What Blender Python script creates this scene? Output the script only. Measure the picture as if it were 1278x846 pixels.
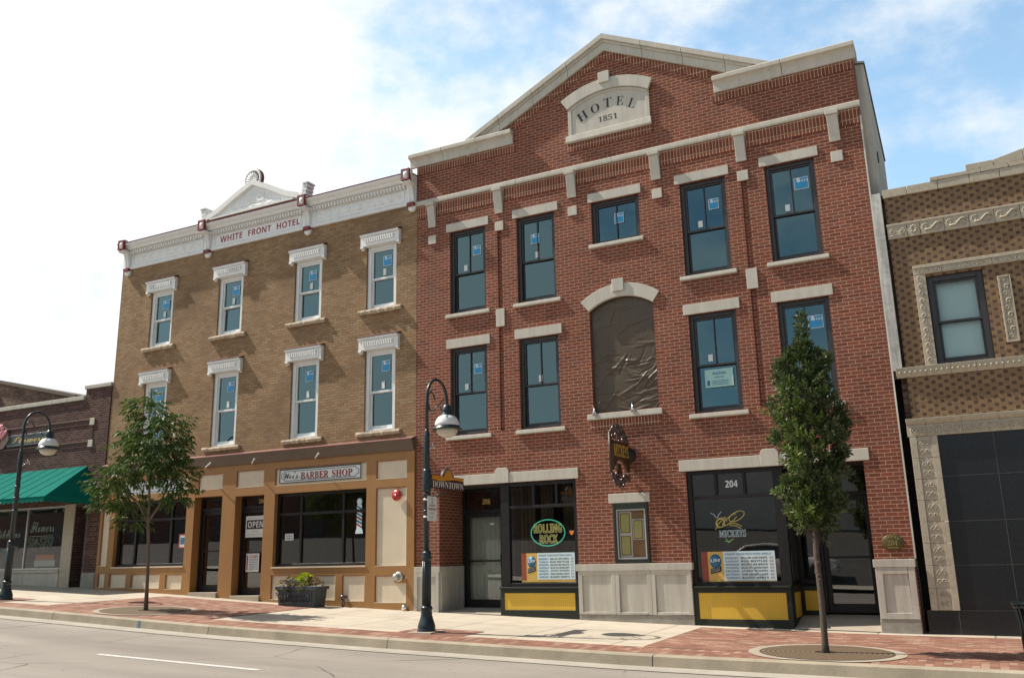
import bpy, bmesh, math, random
from mathutils import Vector, Matrix, noise as mnoise
R = math.radians
random.seed(11)
for o in list(bpy.data.objects): bpy.data.objects.remove(o)
SC = bpy.context.scene
COL = SC.collection

# ------------------------------------------------------------------ camera
# World: x runs along the facades, y points into them (the hotel fronts stand at y = 0), z = 0 at eye height.
YAW, PITCH, ROLL, FPX = -0.470868926, 0.239996843, -0.0212335645, 1110.877
cam = bpy.data.cameras.new('camera'); camo = bpy.data.objects.new('camera', cam); COL.objects.link(camo)
cam.sensor_width = 36; cam.lens = 36 * FPX / 1278; cam.clip_end = 3000; cam.clip_start = .05
cy, sy, cp, sp = math.cos(YAW), math.sin(YAW), math.cos(PITCH), math.sin(PITCH)
fw = Vector((sy*cp, cy*cp, sp)); rt = Vector((cy, -sy, 0)); up = rt.cross(fw)
c_, s_ = math.cos(ROLL), math.sin(ROLL)
rt2 = rt*c_ + up*s_; up2 = -rt*s_ + up*c_
camo.matrix_world = Matrix(((rt2.x, up2.x, -fw.x, 0), (rt2.y, up2.y, -fw.y, -17), (rt2.z, up2.z, -fw.z, 0), (0, 0, 0, 1)))
SC.camera = camo

# ------------------------------------------------------------------ sun, sky, exposure
SUN_TO = Vector((-0.83, -0.15, 1.0)).normalized()          # direction towards the sun
sun_el = math.asin(SUN_TO.z); sun_az = math.atan2(SUN_TO.x, SUN_TO.y)
sl = bpy.data.lights.new('sun', 'SUN'); sl.energy = 5.0; sl.angle = R(.55); sl.color = (1, .93, .82)
so = bpy.data.objects.new('sun', sl); COL.objects.link(so)
so.rotation_euler = (-SUN_TO).to_track_quat('-Z', 'Y').to_euler()
so.location = (-30, -20, 40)

W = bpy.data.worlds.new('World'); SC.world = W; W.use_nodes = True
nt = W.node_tree; N = nt.nodes; L = nt.links
for n in list(N): N.remove(n)
def wn(t, **k):
    n = N.new(t)
    for a, b in k.items(): setattr(n, a, b)
    return n
out = wn('ShaderNodeOutputWorld'); bg = wn('ShaderNodeBackground'); bg.inputs[1].default_value = .11
sky = wn('ShaderNodeTexSky', sky_type='NISHITA', sun_disc=False, sun_elevation=sun_el, sun_rotation=sun_az, air_density=1.0, dust_density=.6, ozone_density=1.2)
tc = wn('ShaderNodeTexCoord')
mp = wn('ShaderNodeMapping'); mp.inputs['Scale'].default_value = (1.0, 1.0, 1.7); mp.inputs['Rotation'].default_value = (0, R(18), R(25)); mp.inputs['Location'].default_value = (.35, .1, .2)
n1 = wn('ShaderNodeTexNoise'); n1.inputs['Scale'].default_value = 2.9; n1.inputs['Detail'].default_value = 10; n1.inputs['Roughness'].default_value = .56; n1.inputs['Distortion'].default_value = .15
L.new(tc.outputs['Generated'], mp.inputs[0]); L.new(mp.outputs[0], n1.inputs[0])
# the cloud bank thickens towards the west, where the sun stands
dt = wn('ShaderNodeVectorMath', operation='DOT_PRODUCT'); dt.inputs[1].default_value = (-.95, .05, -.25)
L.new(tc.outputs['Generated'], dt.inputs[0])
ma = wn('ShaderNodeMath', operation='MULTIPLY_ADD'); ma.inputs[1].default_value = .21; L.new(dt.outputs['Value'], ma.inputs[0]); nmx = wn('ShaderNodeMath', operation='MULTIPLY_ADD'); nmx.inputs[1].default_value = .42; nof = wn('ShaderNodeMath', operation='SUBTRACT'); nof.inputs[1].default_value = .5; n3 = wn('ShaderNodeTexNoise'); n3.inputs['Scale'].default_value = 8.5; n3.inputs['Detail'].default_value = 7; n3.inputs['Roughness'].default_value = .6; L.new(mp.outputs[0], n3.inputs[0]); L.new(n3.outputs['Fac'], nof.inputs[0]); L.new(nof.outputs[0], nmx.inputs[0]); L.new(n1.outputs['Fac'], nmx.inputs[2]); L.new(nmx.outputs[0], ma.inputs[2])
rp = wn('ShaderNodeMapRange', interpolation_type='SMOOTHSTEP'); rp.inputs['From Min'].default_value = .345; rp.inputs['From Max'].default_value = .58
L.new(ma.outputs[0], rp.inputs['Value'])
n2 = wn('ShaderNodeTexNoise'); n2.inputs['Scale'].default_value = 6; n2.inputs['Detail'].default_value = 6
L.new(mp.outputs[0], n2.inputs[0])
cr = wn('ShaderNodeMix', data_type='RGBA'); cr.inputs[6].default_value = (6.0, 6.7, 7.25, 1); cr.inputs[7].default_value = (7.6, 7.8, 7.9, 1)
ad = wn('ShaderNodeMath', operation='MULTIPLY_ADD', use_clamp=True); ad.inputs[1].default_value = .75; ad.inputs[2].default_value = .15
L.new(dt.outputs['Value'], ad.inputs[0])
mx0 = wn('ShaderNodeMath', operation='MULTIPLY', use_clamp=True); L.new(ad.outputs[0], mx0.inputs[0]); mx0.inputs[1].default_value = 1.2
ad2 = wn('ShaderNodeMath', operation='MULTIPLY_ADD', use_clamp=True); L.new(n2.outputs['Fac'], ad2.inputs[0]); ad2.inputs[1].default_value = .8; L.new(mx0.outputs[0], ad2.inputs[2])
L.new(ad2.outputs[0], cr.inputs[0])
mx = wn('ShaderNodeMix', data_type='RGBA')
# haze brightens the sky low down; overhead it is deeper blue with thinner cloud
sxyz = wn('ShaderNodeSeparateXYZ'); L.new(tc.outputs['Generated'], sxyz.inputs[0])
el = wn('ShaderNodeMapRange', interpolation_type='SMOOTHSTEP'); el.inputs['From Min'].default_value = .50; el.inputs['From Max'].default_value = .85; el.inputs['To Min'].default_value = 1; el.inputs['To Max'].default_value = .3
L.new(sxyz.outputs[2], el.inputs['Value'])
ea = wn('ShaderNodeMapRange', interpolation_type='SMOOTHSTEP'); ea.inputs['From Min'].default_value = .2; ea.inputs['From Max'].default_value = .7; ea.inputs['To Min'].default_value = 1; ea.inputs['To Max'].default_value = .3
L.new(sxyz.outputs[0], ea.inputs['Value'])
cm = wn('ShaderNodeMath', operation='MULTIPLY'); L.new(rp.outputs[0], cm.inputs[0]); L.new(el.outputs[0], cm.inputs[1])
cm2 = wn('ShaderNodeMath', operation='MULTIPLY'); L.new(cm.outputs[0], cm2.inputs[0]); L.new(ea.outputs[0], cm2.inputs[1])
L.new(cm2.outputs[0], mx.inputs[0]); L.new(cr.outputs[2], mx.inputs[7])
hs = wn('ShaderNodeHueSaturation'); hs.inputs['Hue'].default_value = .482; hs.inputs['Saturation'].default_value = .92; so_ = wn('ShaderNodeMapRange', interpolation_type='SMOOTHSTEP'); so_.inputs['From Min'].default_value = -.55; so_.inputs['From Max'].default_value = -.05; so_.inputs['To Min'].default_value = .68; so_.inputs['To Max'].default_value = 1; L.new(sxyz.outputs[1], so_.inputs['Value']); hv3 = wn('ShaderNodeMath', operation='MULTIPLY'); L.new(so_.outputs[0], hv3.inputs[1]); L.new(hv3.outputs[0], hs.inputs['Value']); hv = wn('ShaderNodeMath', operation='MULTIPLY'); hv.inputs[1].default_value = 1.95; hv2 = wn('ShaderNodeMath', operation='MULTIPLY'); L.new(el.outputs[0], hv.inputs[0]); L.new(hv.outputs[0], hv2.inputs[0]); L.new(ea.outputs[0], hv2.inputs[1]); L.new(hv2.outputs[0], hv3.inputs[0])
L.new(sky.outputs[0], hs.inputs['Color']); L.new(hs.outputs[0], mx.inputs[6])
L.new(mx.outputs[2], bg.inputs[0]); L.new(bg.outputs[0], out.inputs[0])

SC.view_settings.view_transform = 'Standard'; SC.view_settings.look = 'None'
SC.view_settings.exposure = 0.32; SC.view_settings.gamma = 1; SC.view_settings.use_curve_mapping = False
SC.cycles.max_bounces = 7; SC.cycles.transparent_max_bounces = 12; SC.cycles.use_denoising = True
SC.cycles.sample_clamp_indirect = 6

# ------------------------------------------------------------------ materials
class NB:
    """tiny node-graph helper"""
    def __init__(s, name):
        s.m = bpy.data.materials.new(name); s.m.use_nodes = True
        s.t = s.m.node_tree; s.p = s.t.nodes['Principled BSDF']; s.o = s.t.nodes['Material Output']
    def n(s, t, inp=None, **k):
        x = s.t.nodes.new(t)
        for a, b in k.items(): setattr(x, a, b)
        for a, b in (inp or {}).items():
            if hasattr(b, 'is_output'): s.t.links.new(b, x.inputs[a])
            else: x.inputs[a].default_value = b
        return x
    def l(s, a, b): s.t.links.new(a, b)
    def math(s, op, a, b=0.0, c=0.0, clamp=False):
        return s.n('ShaderNodeMath', {0: a, 1: b, 2: c}, operation=op, use_clamp=clamp).outputs[0]
    def mix(s, f, a, b, blend='MIX'):
        return s.n('ShaderNodeMix', {0: f, 6: a, 7: b}, data_type='RGBA', blend_type=blend).outputs[2]
    def obj(s): return s.n('ShaderNodeTexCoord').outputs['Object']
    def noise(s, scale, vec=None, detail=4, rough=.55):
        d = {'Scale': scale, 'Detail': detail, 'Roughness': rough}
        if vec is not None: d['Vector'] = vec
        return s.n('ShaderNodeTexNoise', d).outputs['Fac']
    def rng(s, v, a, b, c, d):
        return s.n('ShaderNodeMapRange', {'Value': v, 'From Min': a, 'From Max': b, 'To Min': c, 'To Max': d}).outputs[0]
    def wallvec(s, swap=False):
        """(along the wall, height) coordinates for upright faces"""
        xyz = s.n('ShaderNodeSeparateXYZ', {0: s.obj()}); nn = s.n('ShaderNodeSeparateXYZ', {0: s.n('ShaderNodeNewGeometry').outputs['True Normal']})
        side = s.math('GREATER_THAN', s.math('ABSOLUTE', nn.outputs[0]), .7)
        u = s.n('ShaderNodeMix', {0: side, 2: xyz.outputs[0], 3: xyz.outputs[1]}).outputs[0]
        a, b = (xyz.outputs[2], u) if swap else (u, xyz.outputs[2])
        return s.n('ShaderNodeCombineXYZ', {0: a, 1: b}).outputs[0], u, xyz.outputs[2]
    def bump(s, h, strength=.3, dist=.01):
        s.l(s.n('ShaderNodeBump', {'Height': h, 'Strength': strength, 'Distance': dist}).outputs[0], s.p.inputs['Normal'])
def c4(c): return (c[0], c[1], c[2], 1)

def plain(name, col, rough=.6, var=.12, scale=6, bump=0, metal=0, spec=.5, speck=0, streak=0):
    b = NB(name); v = b.obj()
    f = b.rng(b.noise(scale, v, 6, .6), .25, .75, 1-var, 1+var)
    col_ = b.mix(1.0, c4(col), b.n('ShaderNodeCombineColor', {0: f, 1: f, 2: f}).outputs[0], 'MULTIPLY')
    if speck:
        g = b.rng(b.noise(190, v, 2, .7), .35, .65, 1-speck, 1+speck)
        col_ = b.mix(1.0, col_, b.n('ShaderNodeCombineColor', {0: g, 1: g, 2: g}).outputs[0], 'MULTIPLY')
    if streak:                                             # rain streaks, long and vertical
        mpn = b.n('ShaderNodeMapping', {0: v, 'Scale': (9, 9, .7)})
        g = b.rng(b.noise(1.0, mpn.outputs[0], 5, .6), .35, .7, 1+streak*.3, 1-streak)
        col_ = b.mix(1.0, col_, b.n('ShaderNodeCombineColor', {0: g, 1: g, 2: g}).outputs[0], 'MULTIPLY')
    b.l(col_, b.p.inputs['Base Color'])
    b.p.inputs['Metallic'].default_value = metal
    b.p.inputs['Specular IOR Level'].default_value = spec
    r = b.rng(b.noise(scale*3, v, 4), .3, .7, max(rough-.08, 0), min(rough+.1, 1)); b.l(r, b.p.inputs['Roughness'])
    if bump: b.bump(b.noise(scale*14, v, 5, .65), bump, .01)
    return b.m

def brick(name, ca, cb, cm, bw=.2032, bh=.0686, mort=.009, swap=False, dirt=.25, third=None, bump=.5, blot=None, off=.5, rough=.85):
    b = NB(name); vec, u, z = b.wallvec(swap)
    t = b.n('ShaderNodeTexBrick', {'Vector': vec, 'Color1': (0, 0, 0, 1), 'Color2': (1, 1, 1, 1), 'Mortar': (.5, .5, .5, 1), 'Scale': 1.0,
            'Mortar Size': mort*.5, 'Mortar Smooth': .25, 'Bias': 0.0, 'Brick Width': bw, 'Row Height': bh}, offset=off, squash=1.0)
    rnd = b.n('ShaderNodeSeparateColor', {0: t.outputs['Color']}).outputs[0]
    base = b.mix(rnd, c4(ca), c4(cb))
    if third:
        base = b.mix(b.math('GREATER_THAN', b.math('FRACT', b.math('MULTIPLY', rnd, 7.31)), .72), base, c4(third))
    o = b.obj()
    fine = b.rng(b.noise(45, o, 4, .65), .3, .7, .8, 1.2)
    base = b.mix(1.0, base, b.n('ShaderNodeCombineColor', {0: fine, 1: fine, 2: fine}).outputs[0], 'MULTIPLY')
    mv = b.rng(b.noise(3.1, o, 5, .6), .3, .7, .82, 1.15)
    mcol = b.mix(1.0, c4(cm), b.n('ShaderNodeCombineColor', {0: mv, 1: mv, 2: mv}).outputs[0], 'MULTIPLY')
    col = b.mix(t.outputs['Fac'], base, mcol)
    if dirt:
        g = b.rng(b.noise(.8, o, 6, .62), .3, .72, 1+dirt*.35, 1-dirt)
        col = b.mix(1.0, col, b.n('ShaderNodeCombineColor', {0: g, 1: g, 2: g}).outputs[0], 'MULTIPLY')
    if blot:
        f = b.rng(b.noise(.55, b.n('ShaderNodeMapping', {0: o, 'Location': (3.1, 0, 7.7)}).outputs[0], 4, .6), .5, .66, 0, .75)
        col = b.mix(f, col, b.mix(t.outputs['Fac'], c4(blot), mcol))
    b.l(col, b.p.inputs['Base Color']); b.p.inputs['Roughness'].default_value = rough; b.p.inputs['Specular IOR Level'].default_value = .25
    h = b.math('ADD', b.math('SUBTRACT', 1.0, t.outputs['Fac']), b.math('MULTIPLY', b.noise(70, o, 3), .35))
    b.bump(h, bump, .006)
    return b.m

def flemish(name):
    """tan stretchers with dark headers in every course"""
    b = NB(name); vec, u, z = b.wallvec(); P, H = .205, .0686
    row = b.math('FLOOR', b.math('DIVIDE', z, H))
    uu = b.math('FRACT', b.math('ADD', b.math('DIVIDE', u, P), b.math('MULTIPLY', b.math('MODULO', b.math('ABSOLUTE', row), 2.0), .5)))
    vv = b.math('FRACT', b.math('DIVIDE', z, H))
    dark = b.math('LESS_THAN', uu, .37)
    m1 = b.math('MAXIMUM', b.math('LESS_THAN', vv, .13), b.math('MAXIMUM', b.math('LESS_THAN', uu, .035), b.math('LESS_THAN', b.math('ABSOLUTE', b.math('SUBTRACT', uu, .38)), .018)))
    cell = b.n('ShaderNodeCombineXYZ', {0: b.math('FLOOR', b.math('ADD', b.math('DIVIDE', u, P), b.math('MULTIPLY', b.math('MODULO', b.math('ABSOLUTE', row), 2.0), .5))), 1: row, 2: dark}).outputs[0]
    wn_ = b.n('ShaderNodeTexWhiteNoise', {0: cell}).outputs['Value']
    lt = b.mix(wn_, (.25, .15, .066, 1), (.185, .108, .052, 1)); dk = b.mix(wn_, (.070, .035, .021, 1), (.105, .052, .027, 1))
    col = b.mix(m1, b.mix(dark, lt, dk), (.21, .145, .085, 1))
    g = b.rng(b.noise(30, b.obj(), 4, .6), .3, .7, .85, 1.15)
    col = b.mix(1.0, col, b.n('ShaderNodeCombineColor', {0: g, 1: g, 2: g}).outputs[0], 'MULTIPLY')
    b.l(col, b.p.inputs['Base Color']); b.p.inputs['Roughness'].default_value = .7
    b.bump(b.math('SUBTRACT', 1.0, m1), .4, .005)
    return b.m

def glass(name, tint=(.62, .70, .70), refl=1.0, lo=.03, sheen=(1, 1, 1), wav=.0):
    b = NB(name); b.t.nodes.remove(b.p)
    tr = b.n('ShaderNodeBsdfTransparent', {0: c4(tint)}); gl = b.n('ShaderNodeBsdfGlossy', {'Color': c4(sheen), 'Roughness': 0.0})
    if wav:
        bm_ = b.n('ShaderNodeBump', {'Height': b.noise(1.1, b.obj(), 2, .5), 'Strength': wav, 'Distance': .01}); b.l(bm_.outputs[0], gl.inputs['Normal'])
    f = b.math('MULTIPLY_ADD', b.n('ShaderNodeFresnel', {0: 1.52}).outputs[0], refl, lo, True)
    ms = b.n('ShaderNodeMixShader', {0: f}); b.l(tr.outputs[0], ms.inputs[1]); b.l(gl.outputs[0], ms.inputs[2]); b.l(ms.outputs[0], b.o.inputs[0])
    return b.m

def leafmat(name, c1, c2, c3, trans=.3, rough=.5, spec=.3):
    b = NB(name); g = b.n('ShaderNodeNewGeometry').outputs['Random Per Island']
    col = b.mix(b.rng(g, 0, .8, 0, 1), c4(c1), c4(c2)); col = b.mix(b.math('GREATER_THAN', g, .88), col, c4(c3))
    b.l(col, b.p.inputs['Base Color']); b.p.inputs['Roughness'].default_value = rough; b.p.inputs['Specular IOR Level'].default_value = spec
    tl = b.n('ShaderNodeBsdfTranslucent', {0: b.mix(.5, col, (.10, .17, .03, 1))})
    ms = b.n('ShaderNodeMixShader', {0: trans}); b.l(b.p.outputs[0], ms.inputs[1]); b.l(tl.outputs[0], ms.inputs[2]); b.l(ms.outputs[0], b.o.inputs[0])
    return b.m

def emis(name, col, st):
    b = NB(name); b.p.inputs['Base Color'].default_value = c4(col); b.p.inputs['Emission Color'].default_value = c4(col); b.p.inputs['Emission Strength'].default_value = st
    return b.m

def slabs(name, col, bx, by, jc, js=.012, var=.14):
    b = NB(name); o = b.obj()
    t = b.n('ShaderNodeTexBrick', {'Vector': o, 'Color1': (0, 0, 0, 1), 'Color2': (1, 1, 1, 1), 'Mortar': (.5, .5, .5, 1), 'Scale': 1.0, 'Mortar Size': js*.5, 'Mortar Smooth': .3, 'Brick Width': bx, 'Row Height': by}, offset=0.0)
    rnd = b.n('ShaderNodeSeparateColor', {0: t.outputs['Color']}).outputs[0]
    f = b.math('MULTIPLY', b.rng(b.noise(1.7, o, 7, .62), .25, .75, 1-var, 1+var), b.math('MULTIPLY', b.rng(b.noise(120, o, 3, .7), .3, .7, .93, 1.07), b.rng(rnd, 0, 1, .93, 1.05)))
    c = b.mix(1.0, c4(col), b.n('ShaderNodeCombineColor', {0: f, 1: f, 2: f}).outputs[0], 'MULTIPLY')
    st = b.rng(b.noise(.9, b.n('ShaderNodeMapping', {0: o, 'Location': (5, 3, 0)}).outputs[0], 6, .65), .56, .7, 0, .35)
    c = b.mix(st, c, c4((col[0]*.6, col[1]*.57, col[2]*.52)))
    b.l(b.mix(t.outputs['Fac'], c, c4(jc)), b.p.inputs['Base Color']); b.p.inputs['Roughness'].default_value = .85
    b.bump(b.math('ADD', b.math('SUBTRACT', 1.0, t.outputs['Fac']), b.math('MULTIPLY', b.noise(90, o, 3), .2)), .35, .006)
    return b.m

def pavers(name, w=.205, h=.104):
    b = NB(name); o = b.obj()
    t = b.n('ShaderNodeTexBrick', {'Vector': o, 'Color1': (0, 0, 0, 1), 'Color2': (1, 1, 1, 1), 'Mortar': (.5, .5, .5, 1), 'Scale': 1.0, 'Mortar Size': .004, 'Mortar Smooth': .3, 'Brick Width': w, 'Row Height': h}, offset=.5 if w > h else 0.0)
    rnd = b.n('ShaderNodeSeparateColor', {0: t.outputs['Color']}).outputs[0]
    c = b.mix(rnd, (.31, .146, .096, 1), (.205, .088, .060, 1))
    c = b.mix(b.math('GREATER_THAN', b.math('FRACT', b.math('MULTIPLY', rnd, 9.7)), .8), c, (.36, .215, .155, 1))
    f = b.math('MULTIPLY', b.rng(b.noise(1.3, o, 6, .6), .3, .7, .8, 1.22), b.rng(b.noise(60, o, 3, .7), .3, .7, .88, 1.12))
    c = b.mix(1.0, c, b.n('ShaderNodeCombineColor', {0: f, 1: f, 2: f}).outputs[0], 'MULTIPLY')
    sand = b.rng(b.noise(.7, b.n('ShaderNodeMapping', {0: o, 'Location': (9, 1, 0)}).outputs[0], 6, .65), .5, .72, 0, .4)
    c = b.mix(b.math('MULTIPLY', sand, .6), c, (.41, .29, .22, 1))
    b.l(b.mix(t.outputs['Fac'], c, (.16, .115, .085, 1)), b.p.inputs['Base Color']); b.p.inputs['Roughness'].default_value = .85
    b.bump(b.math('ADD', b.math('SUBTRACT', 1.0, t.outputs['Fac']), b.math('MULTIPLY', b.noise(80, o, 3), .3)), .45, .006)
    return b.m

def asphalt(name):
    b = NB(name); o = b.obj()
    st = b.n('ShaderNodeMapping', {0: o, 'Scale': (.12, 1.1, 1)}).outputs[0]
    f = b.math('MULTIPLY', b.rng(b.noise(1.0, st, 6, .6), .28, .72, .80, 1.18), b.math('MULTIPLY', b.rng(b.noise(140, o, 3, .75), .25, .75, .72, 1.28), b.rng(b.noise(.45, o, 6, .65), .3, .7, .9, 1.1)))
    c = b.mix(1.0, (.285, .252, .218, 1), b.n('ShaderNodeCombineColor', {0: f, 1: f, 2: f}).outputs[0], 'MULTIPLY')
    sy = b.n('ShaderNodeSeparateXYZ', {0: o}).outputs[1]
    trk = b.math('MULTIPLY', b.math('POWER', b.math('ABSOLUTE', b.math('SINE', b.math('MULTIPLY', sy, 1.72))), 3.0), b.rng(b.noise(.35, st, 4, .6), .3, .7, .05, .26))
    c = b.mix(trk, c, (.13, .115, .10, 1))
    wv = b.n('ShaderNodeMix', {0: .16, 4: o, 5: b.n('ShaderNodeTexNoise', {'Vector': o, 'Scale': 1.4, 'Detail': 5}).outputs['Color']}, data_type='VECTOR').outputs[1]
    cr_ = b.n('ShaderNodeTexVoronoi', {'Vector': wv, 'Scale': .33}, feature='DISTANCE_TO_EDGE').outputs['Distance']
    ck = b.math('MULTIPLY', b.math('LESS_THAN', cr_, .0045), b.rng(b.noise(.6, o, 3), .42, .58, 0, .75))
    c = b.mix(ck, c, (.055, .05, .045, 1))
    sp = b.math('GREATER_THAN', b.noise(9, b.n('ShaderNodeMapping', {0: o, 'Location': (2, 8, 0)}).outputs[0], 2, .4), .735)
    c = b.mix(b.math('MULTIPLY', sp, .6), c, (.10, .092, .085, 1))
    b.l(c, b.p.inputs['Base Color']); b.p.inputs['Roughness'].default_value = .82
    b.bump(b.noise(160, o, 3, .7), .35, .006)
    return b.m

M = {}
M['red'] = brick('red brick', (.262, .078, .046), (.172, .053, .035), (.50, .335, .23), third=(.215, .078, .054), mort=.0105)
M['redv'] = brick('red soldier brick', (.255, .080, .047), (.168, .054, .034), (.56, .385, .26), mort=.014, swap=True, off=0.0, bw=.2032)
M['tan'] = brick('tan common brick', (.375, .236, .125), (.280, .172, .090), (.172, .122, .078), bw=.205, bh=.0655, mort=.011, third=(.365, .246, .142), dirt=.2, blot=(.215, .132, .076))
M['maroon'] = brick('maroon brick', (.095, .042, .036), (.060, .030, .028), (.205, .16, .13), bw=.205, bh=.0686, dirt=.2, third=(.12, .062, .05))
M['maroonv'] = brick('maroon soldier brick', (.095, .045, .038), (.066, .033, .03), (.17, .125, .105), swap=True, off=0.0)
M['oldbrick'] = brick('old back brick', (.16, .095, .07), (.11, .06, .045), (.24, .2, .16), dirt=.4, third=(.22, .15, .1), blot=(.19, .12, .08))
M['flem'] = flemish('patterned tan brick')
M['stone'] = plain('limestone', (.56, .525, .45), .8, .07, 2.5, .12, speck=.05, streak=.12)
M['stone2'] = plain('limestone plinth', (.51, .475, .41), .8, .10, 1.8, .15, speck=.05, streak=.18)
M['rock'] = plain('rough sandstone', (.46, .37, .26), .85, .22, 9, .8)
M['ftg'] = plain('grey concrete footing', (.30, .275, .235), .9, .25, 5, .5, speck=.1)
M['terra'] = plain('speckled terracotta', (.43, .375, .285), .55, .16, 14, .3, speck=.22)
M['white'] = plain('white paint', (.80, .81, .80), .5, .04, 4, .05, streak=.05)
M['white2'] = plain('cream white paint', (.80, .80, .77), .5, .04, 4)
M['crimson'] = plain('dark red paint', (.20, .022, .022), .5, .1, 5)
M['ochre'] = plain('ochre trim paint', (.335, .168, .052), .55, .06, 3, .04, streak=.06)
M['ochre_red'] = plain('rust trim paint', (.30, .10, .055), .55, .08, 3)
M['brownroof'] = plain('brown cornice paint', (.14, .10, .068), .6, .1, 3)
M['redtin'] = plain('red tin flashing', (.25, .11, .09), .5, .12, 3)
M['dark'] = plain('dark bronze frame', (.015, .0135, .014), .5, .08, 5, spec=.3)
M['win_dark'] = plain('charcoal window frame', (.032, .029, .031), .45, .08, 5)
M['green_black'] = plain('green black trim', (.022, .027, .020), .55, .08, 5, spec=.3)
M['lampgreen'] = plain('teal black lamp paint', (.018, .035, .042), .32, .1, 8, .05)
M['alum'] = plain('aluminium', (.5, .5, .48), .4, .06, 8, metal=.7)
M['chrome'] = plain('chrome', (.75, .75, .75), .18, .05, 8, metal=1)
M['black'] = plain('black', (.012, .012, .013), .5, .1, 8)
M['soot'] = plain('dark gap', (.02, .017, .016), .9, .2, 4)  # near-black that puts the shade of a gap into the colour
M['granite'] = plain('black granite', (.011, .0125, .015), .3, .18, 40, .02, speck=.5)
M['granite_joint'] = plain('granite joint', (.085, .08, .075), .7)
M['render_grey'] = plain('grey stucco', (.66, .635, .55), .85, .14, 1.5, .3, streak=.25)
M['plank'] = plain('peeling painted board', (.55, .54, .50), .8, .3, 7, .4, streak=.5)
M['roof'] = plain('roof membrane', (.06, .06, .06), .9)
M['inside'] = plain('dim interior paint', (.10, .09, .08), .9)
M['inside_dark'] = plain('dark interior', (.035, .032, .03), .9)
M['curtain'] = plain('brown curtain', (.16, .105, .06), .9, .3, 5)
M['sheer'] = plain('pale door curtain', (.55, .56, .50), .9, .1, 6)
M['blind'] = plain('roller blind', (.58, .78, .80), .8, .04, 3)
M['glass_up'] = glass('upper window glass', (.20, .34, .38), 3.0, .03, (.46, .74, .80), .3)
M['glass_shop'] = glass('shop glass', (.82, .86, .84), 3.2, .02, (1, 1, 1), .05)
M['glass_clear'] = glass('case glass', (.9, .9, .88), .7, .0)
M['blue'] = plain('blue film', (.03, .30, .58), .5, .05)
M['paper'] = plain('white paper', (.72, .76, .74), .7, .04)
M['paper_teal'] = plain('pale teal notice', (.40, .66, .62), .7, .08)
M['txt'] = plain('black lettering', (.02, .02, .022), .5, .02)
M['txt_red'] = plain('red lettering', (.33, .035, .03), .5, .02)
M['txt_blue'] = plain('blue lettering', (.035, .16, .30), .5, .02)
M['txt_white'] = plain('white lettering', (.8, .82, .8), .5, .02)
M['window_paint'] = plain('pale green window paint', (.20, .27, .24), .6, .05)
M['txt_gold'] = plain('gold lettering', (.62, .45, .14), .45, .05)
M['txt_grey'] = plain('grey lettering', (.4, .4, .4), .5, .02)
M['yellow'] = plain('yellow beadboard paint', (.60, .34, .030), .5, .06, 4)
M['tarp'] = plain('brown plastic sheet', (.092, .067, .043), .38, .10, 3, 0, spec=.35)
M['cork'] = plain('cork board', (.34, .2, .10), .9, .1, 30)
M['menu_yellow'] = plain('yellow menu sheet', (.60, .56, .18), .7, .05)
M['awning'] = plain('teal awning canvas', (.003, .150, .120), .9, .08, 3, .05, spec=.08)
M['flagblue'] = plain('dark slate sign', (.03, .05, .06), .5, .1)
M['drip'] = plain('brown drip course', (.20, .135, .105), .8, .1)
M['rose'] = plain('pink rose paint', (.62, .22, .26), .6, .2, 9)
M['rose2'] = plain('pale sign rim', (.30, .20, .16), .6, .1)
M['maroonsign'] = plain('maroon sign paint', (.045, .012, .018), .5, .06)
M['amber'] = plain('amber sign paint', (.62, .27, .02), .5, .05)
M['alarm'] = plain('red alarm paint', (.42, .03, .025), .35, .05)
M['globe_white'] = plain('white lamp shade', (.86, .86, .84), .3, .02, 5)
M['globe_glass'] = plain('frosted lamp bowl', (.60, .57, .48), .35, .03, 5)
M['bark'] = plain('tree bark', (.17, .125, .085), .9, .3, 22, .7)
M['bark_dark'] = plain('dark young bark', (.105, .078, .062), .9, .35, 26, .8)
M['leaf_a'] = leafmat('ash leaf', (.040, .080, .020), (.072, .125, .028), (.135, .185, .05), .32)
M['leaf_b'] = leafmat('glossy dark leaf', (.040, .061, .023), (.074, .104, .034), (.145, .165, .06), .2, .38, .45)
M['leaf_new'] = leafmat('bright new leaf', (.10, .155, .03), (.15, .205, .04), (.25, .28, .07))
M['plant_lime'] = leafmat('lime leaf', (.40, .50, .02), (.55, .60, .04), (.3, .4, .03))
M['plant_purple'] = leafmat('purple leaf', (.075, .055, .085), (.15, .11, .16), (.2, .17, .2))
M['plant_olive'] = leafmat('olive flower', (.22, .21, .06), (.34, .29, .10), (.25, .12, .06))
M['plant_rust'] = leafmat('rust leaf', (.22, .10, .06), (.33, .17, .10), (.12, .12, .04))
M['planter'] = plain('slate planter plastic', (.052, .068, .080), .5, .1, 6)
M['soil'] = plain('soil', (.05, .038, .028), .95, .3, 20)
M['concrete'] = slabs('concrete walk', (.52, .455, .365), 1.75, 1.62, (.13, .11, .085), .022)
M['kerb'] = plain('concrete kerb', (.37, .315, .235), .88, .24, 1.6, .4, speck=.12)
M['gutter'] = plain('concrete gutter', (.40, .365, .31), .88, .16, 2.2, .3, speck=.1)
M['ringc'] = plain('grate surround concrete', (.39, .33, .26), .88, .12, 3, .3, speck=.06)
M['paver'] = pavers('brick paving')
M['paver_edge'] = pavers('brick paving edge', .104, .24)
M['asphalt'] = asphalt('worn asphalt')
M['lot'] = plain('dark car park asphalt', (.075, .07, .065), .9, .2, 2, .2)
M['lanepaint'] = plain('worn white road paint', (.62, .60, .56), .7, .25, 14)
M['bluepaint'] = plain('blue kerb paint', (.12, .19, .26), .8, .2, 30)
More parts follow.
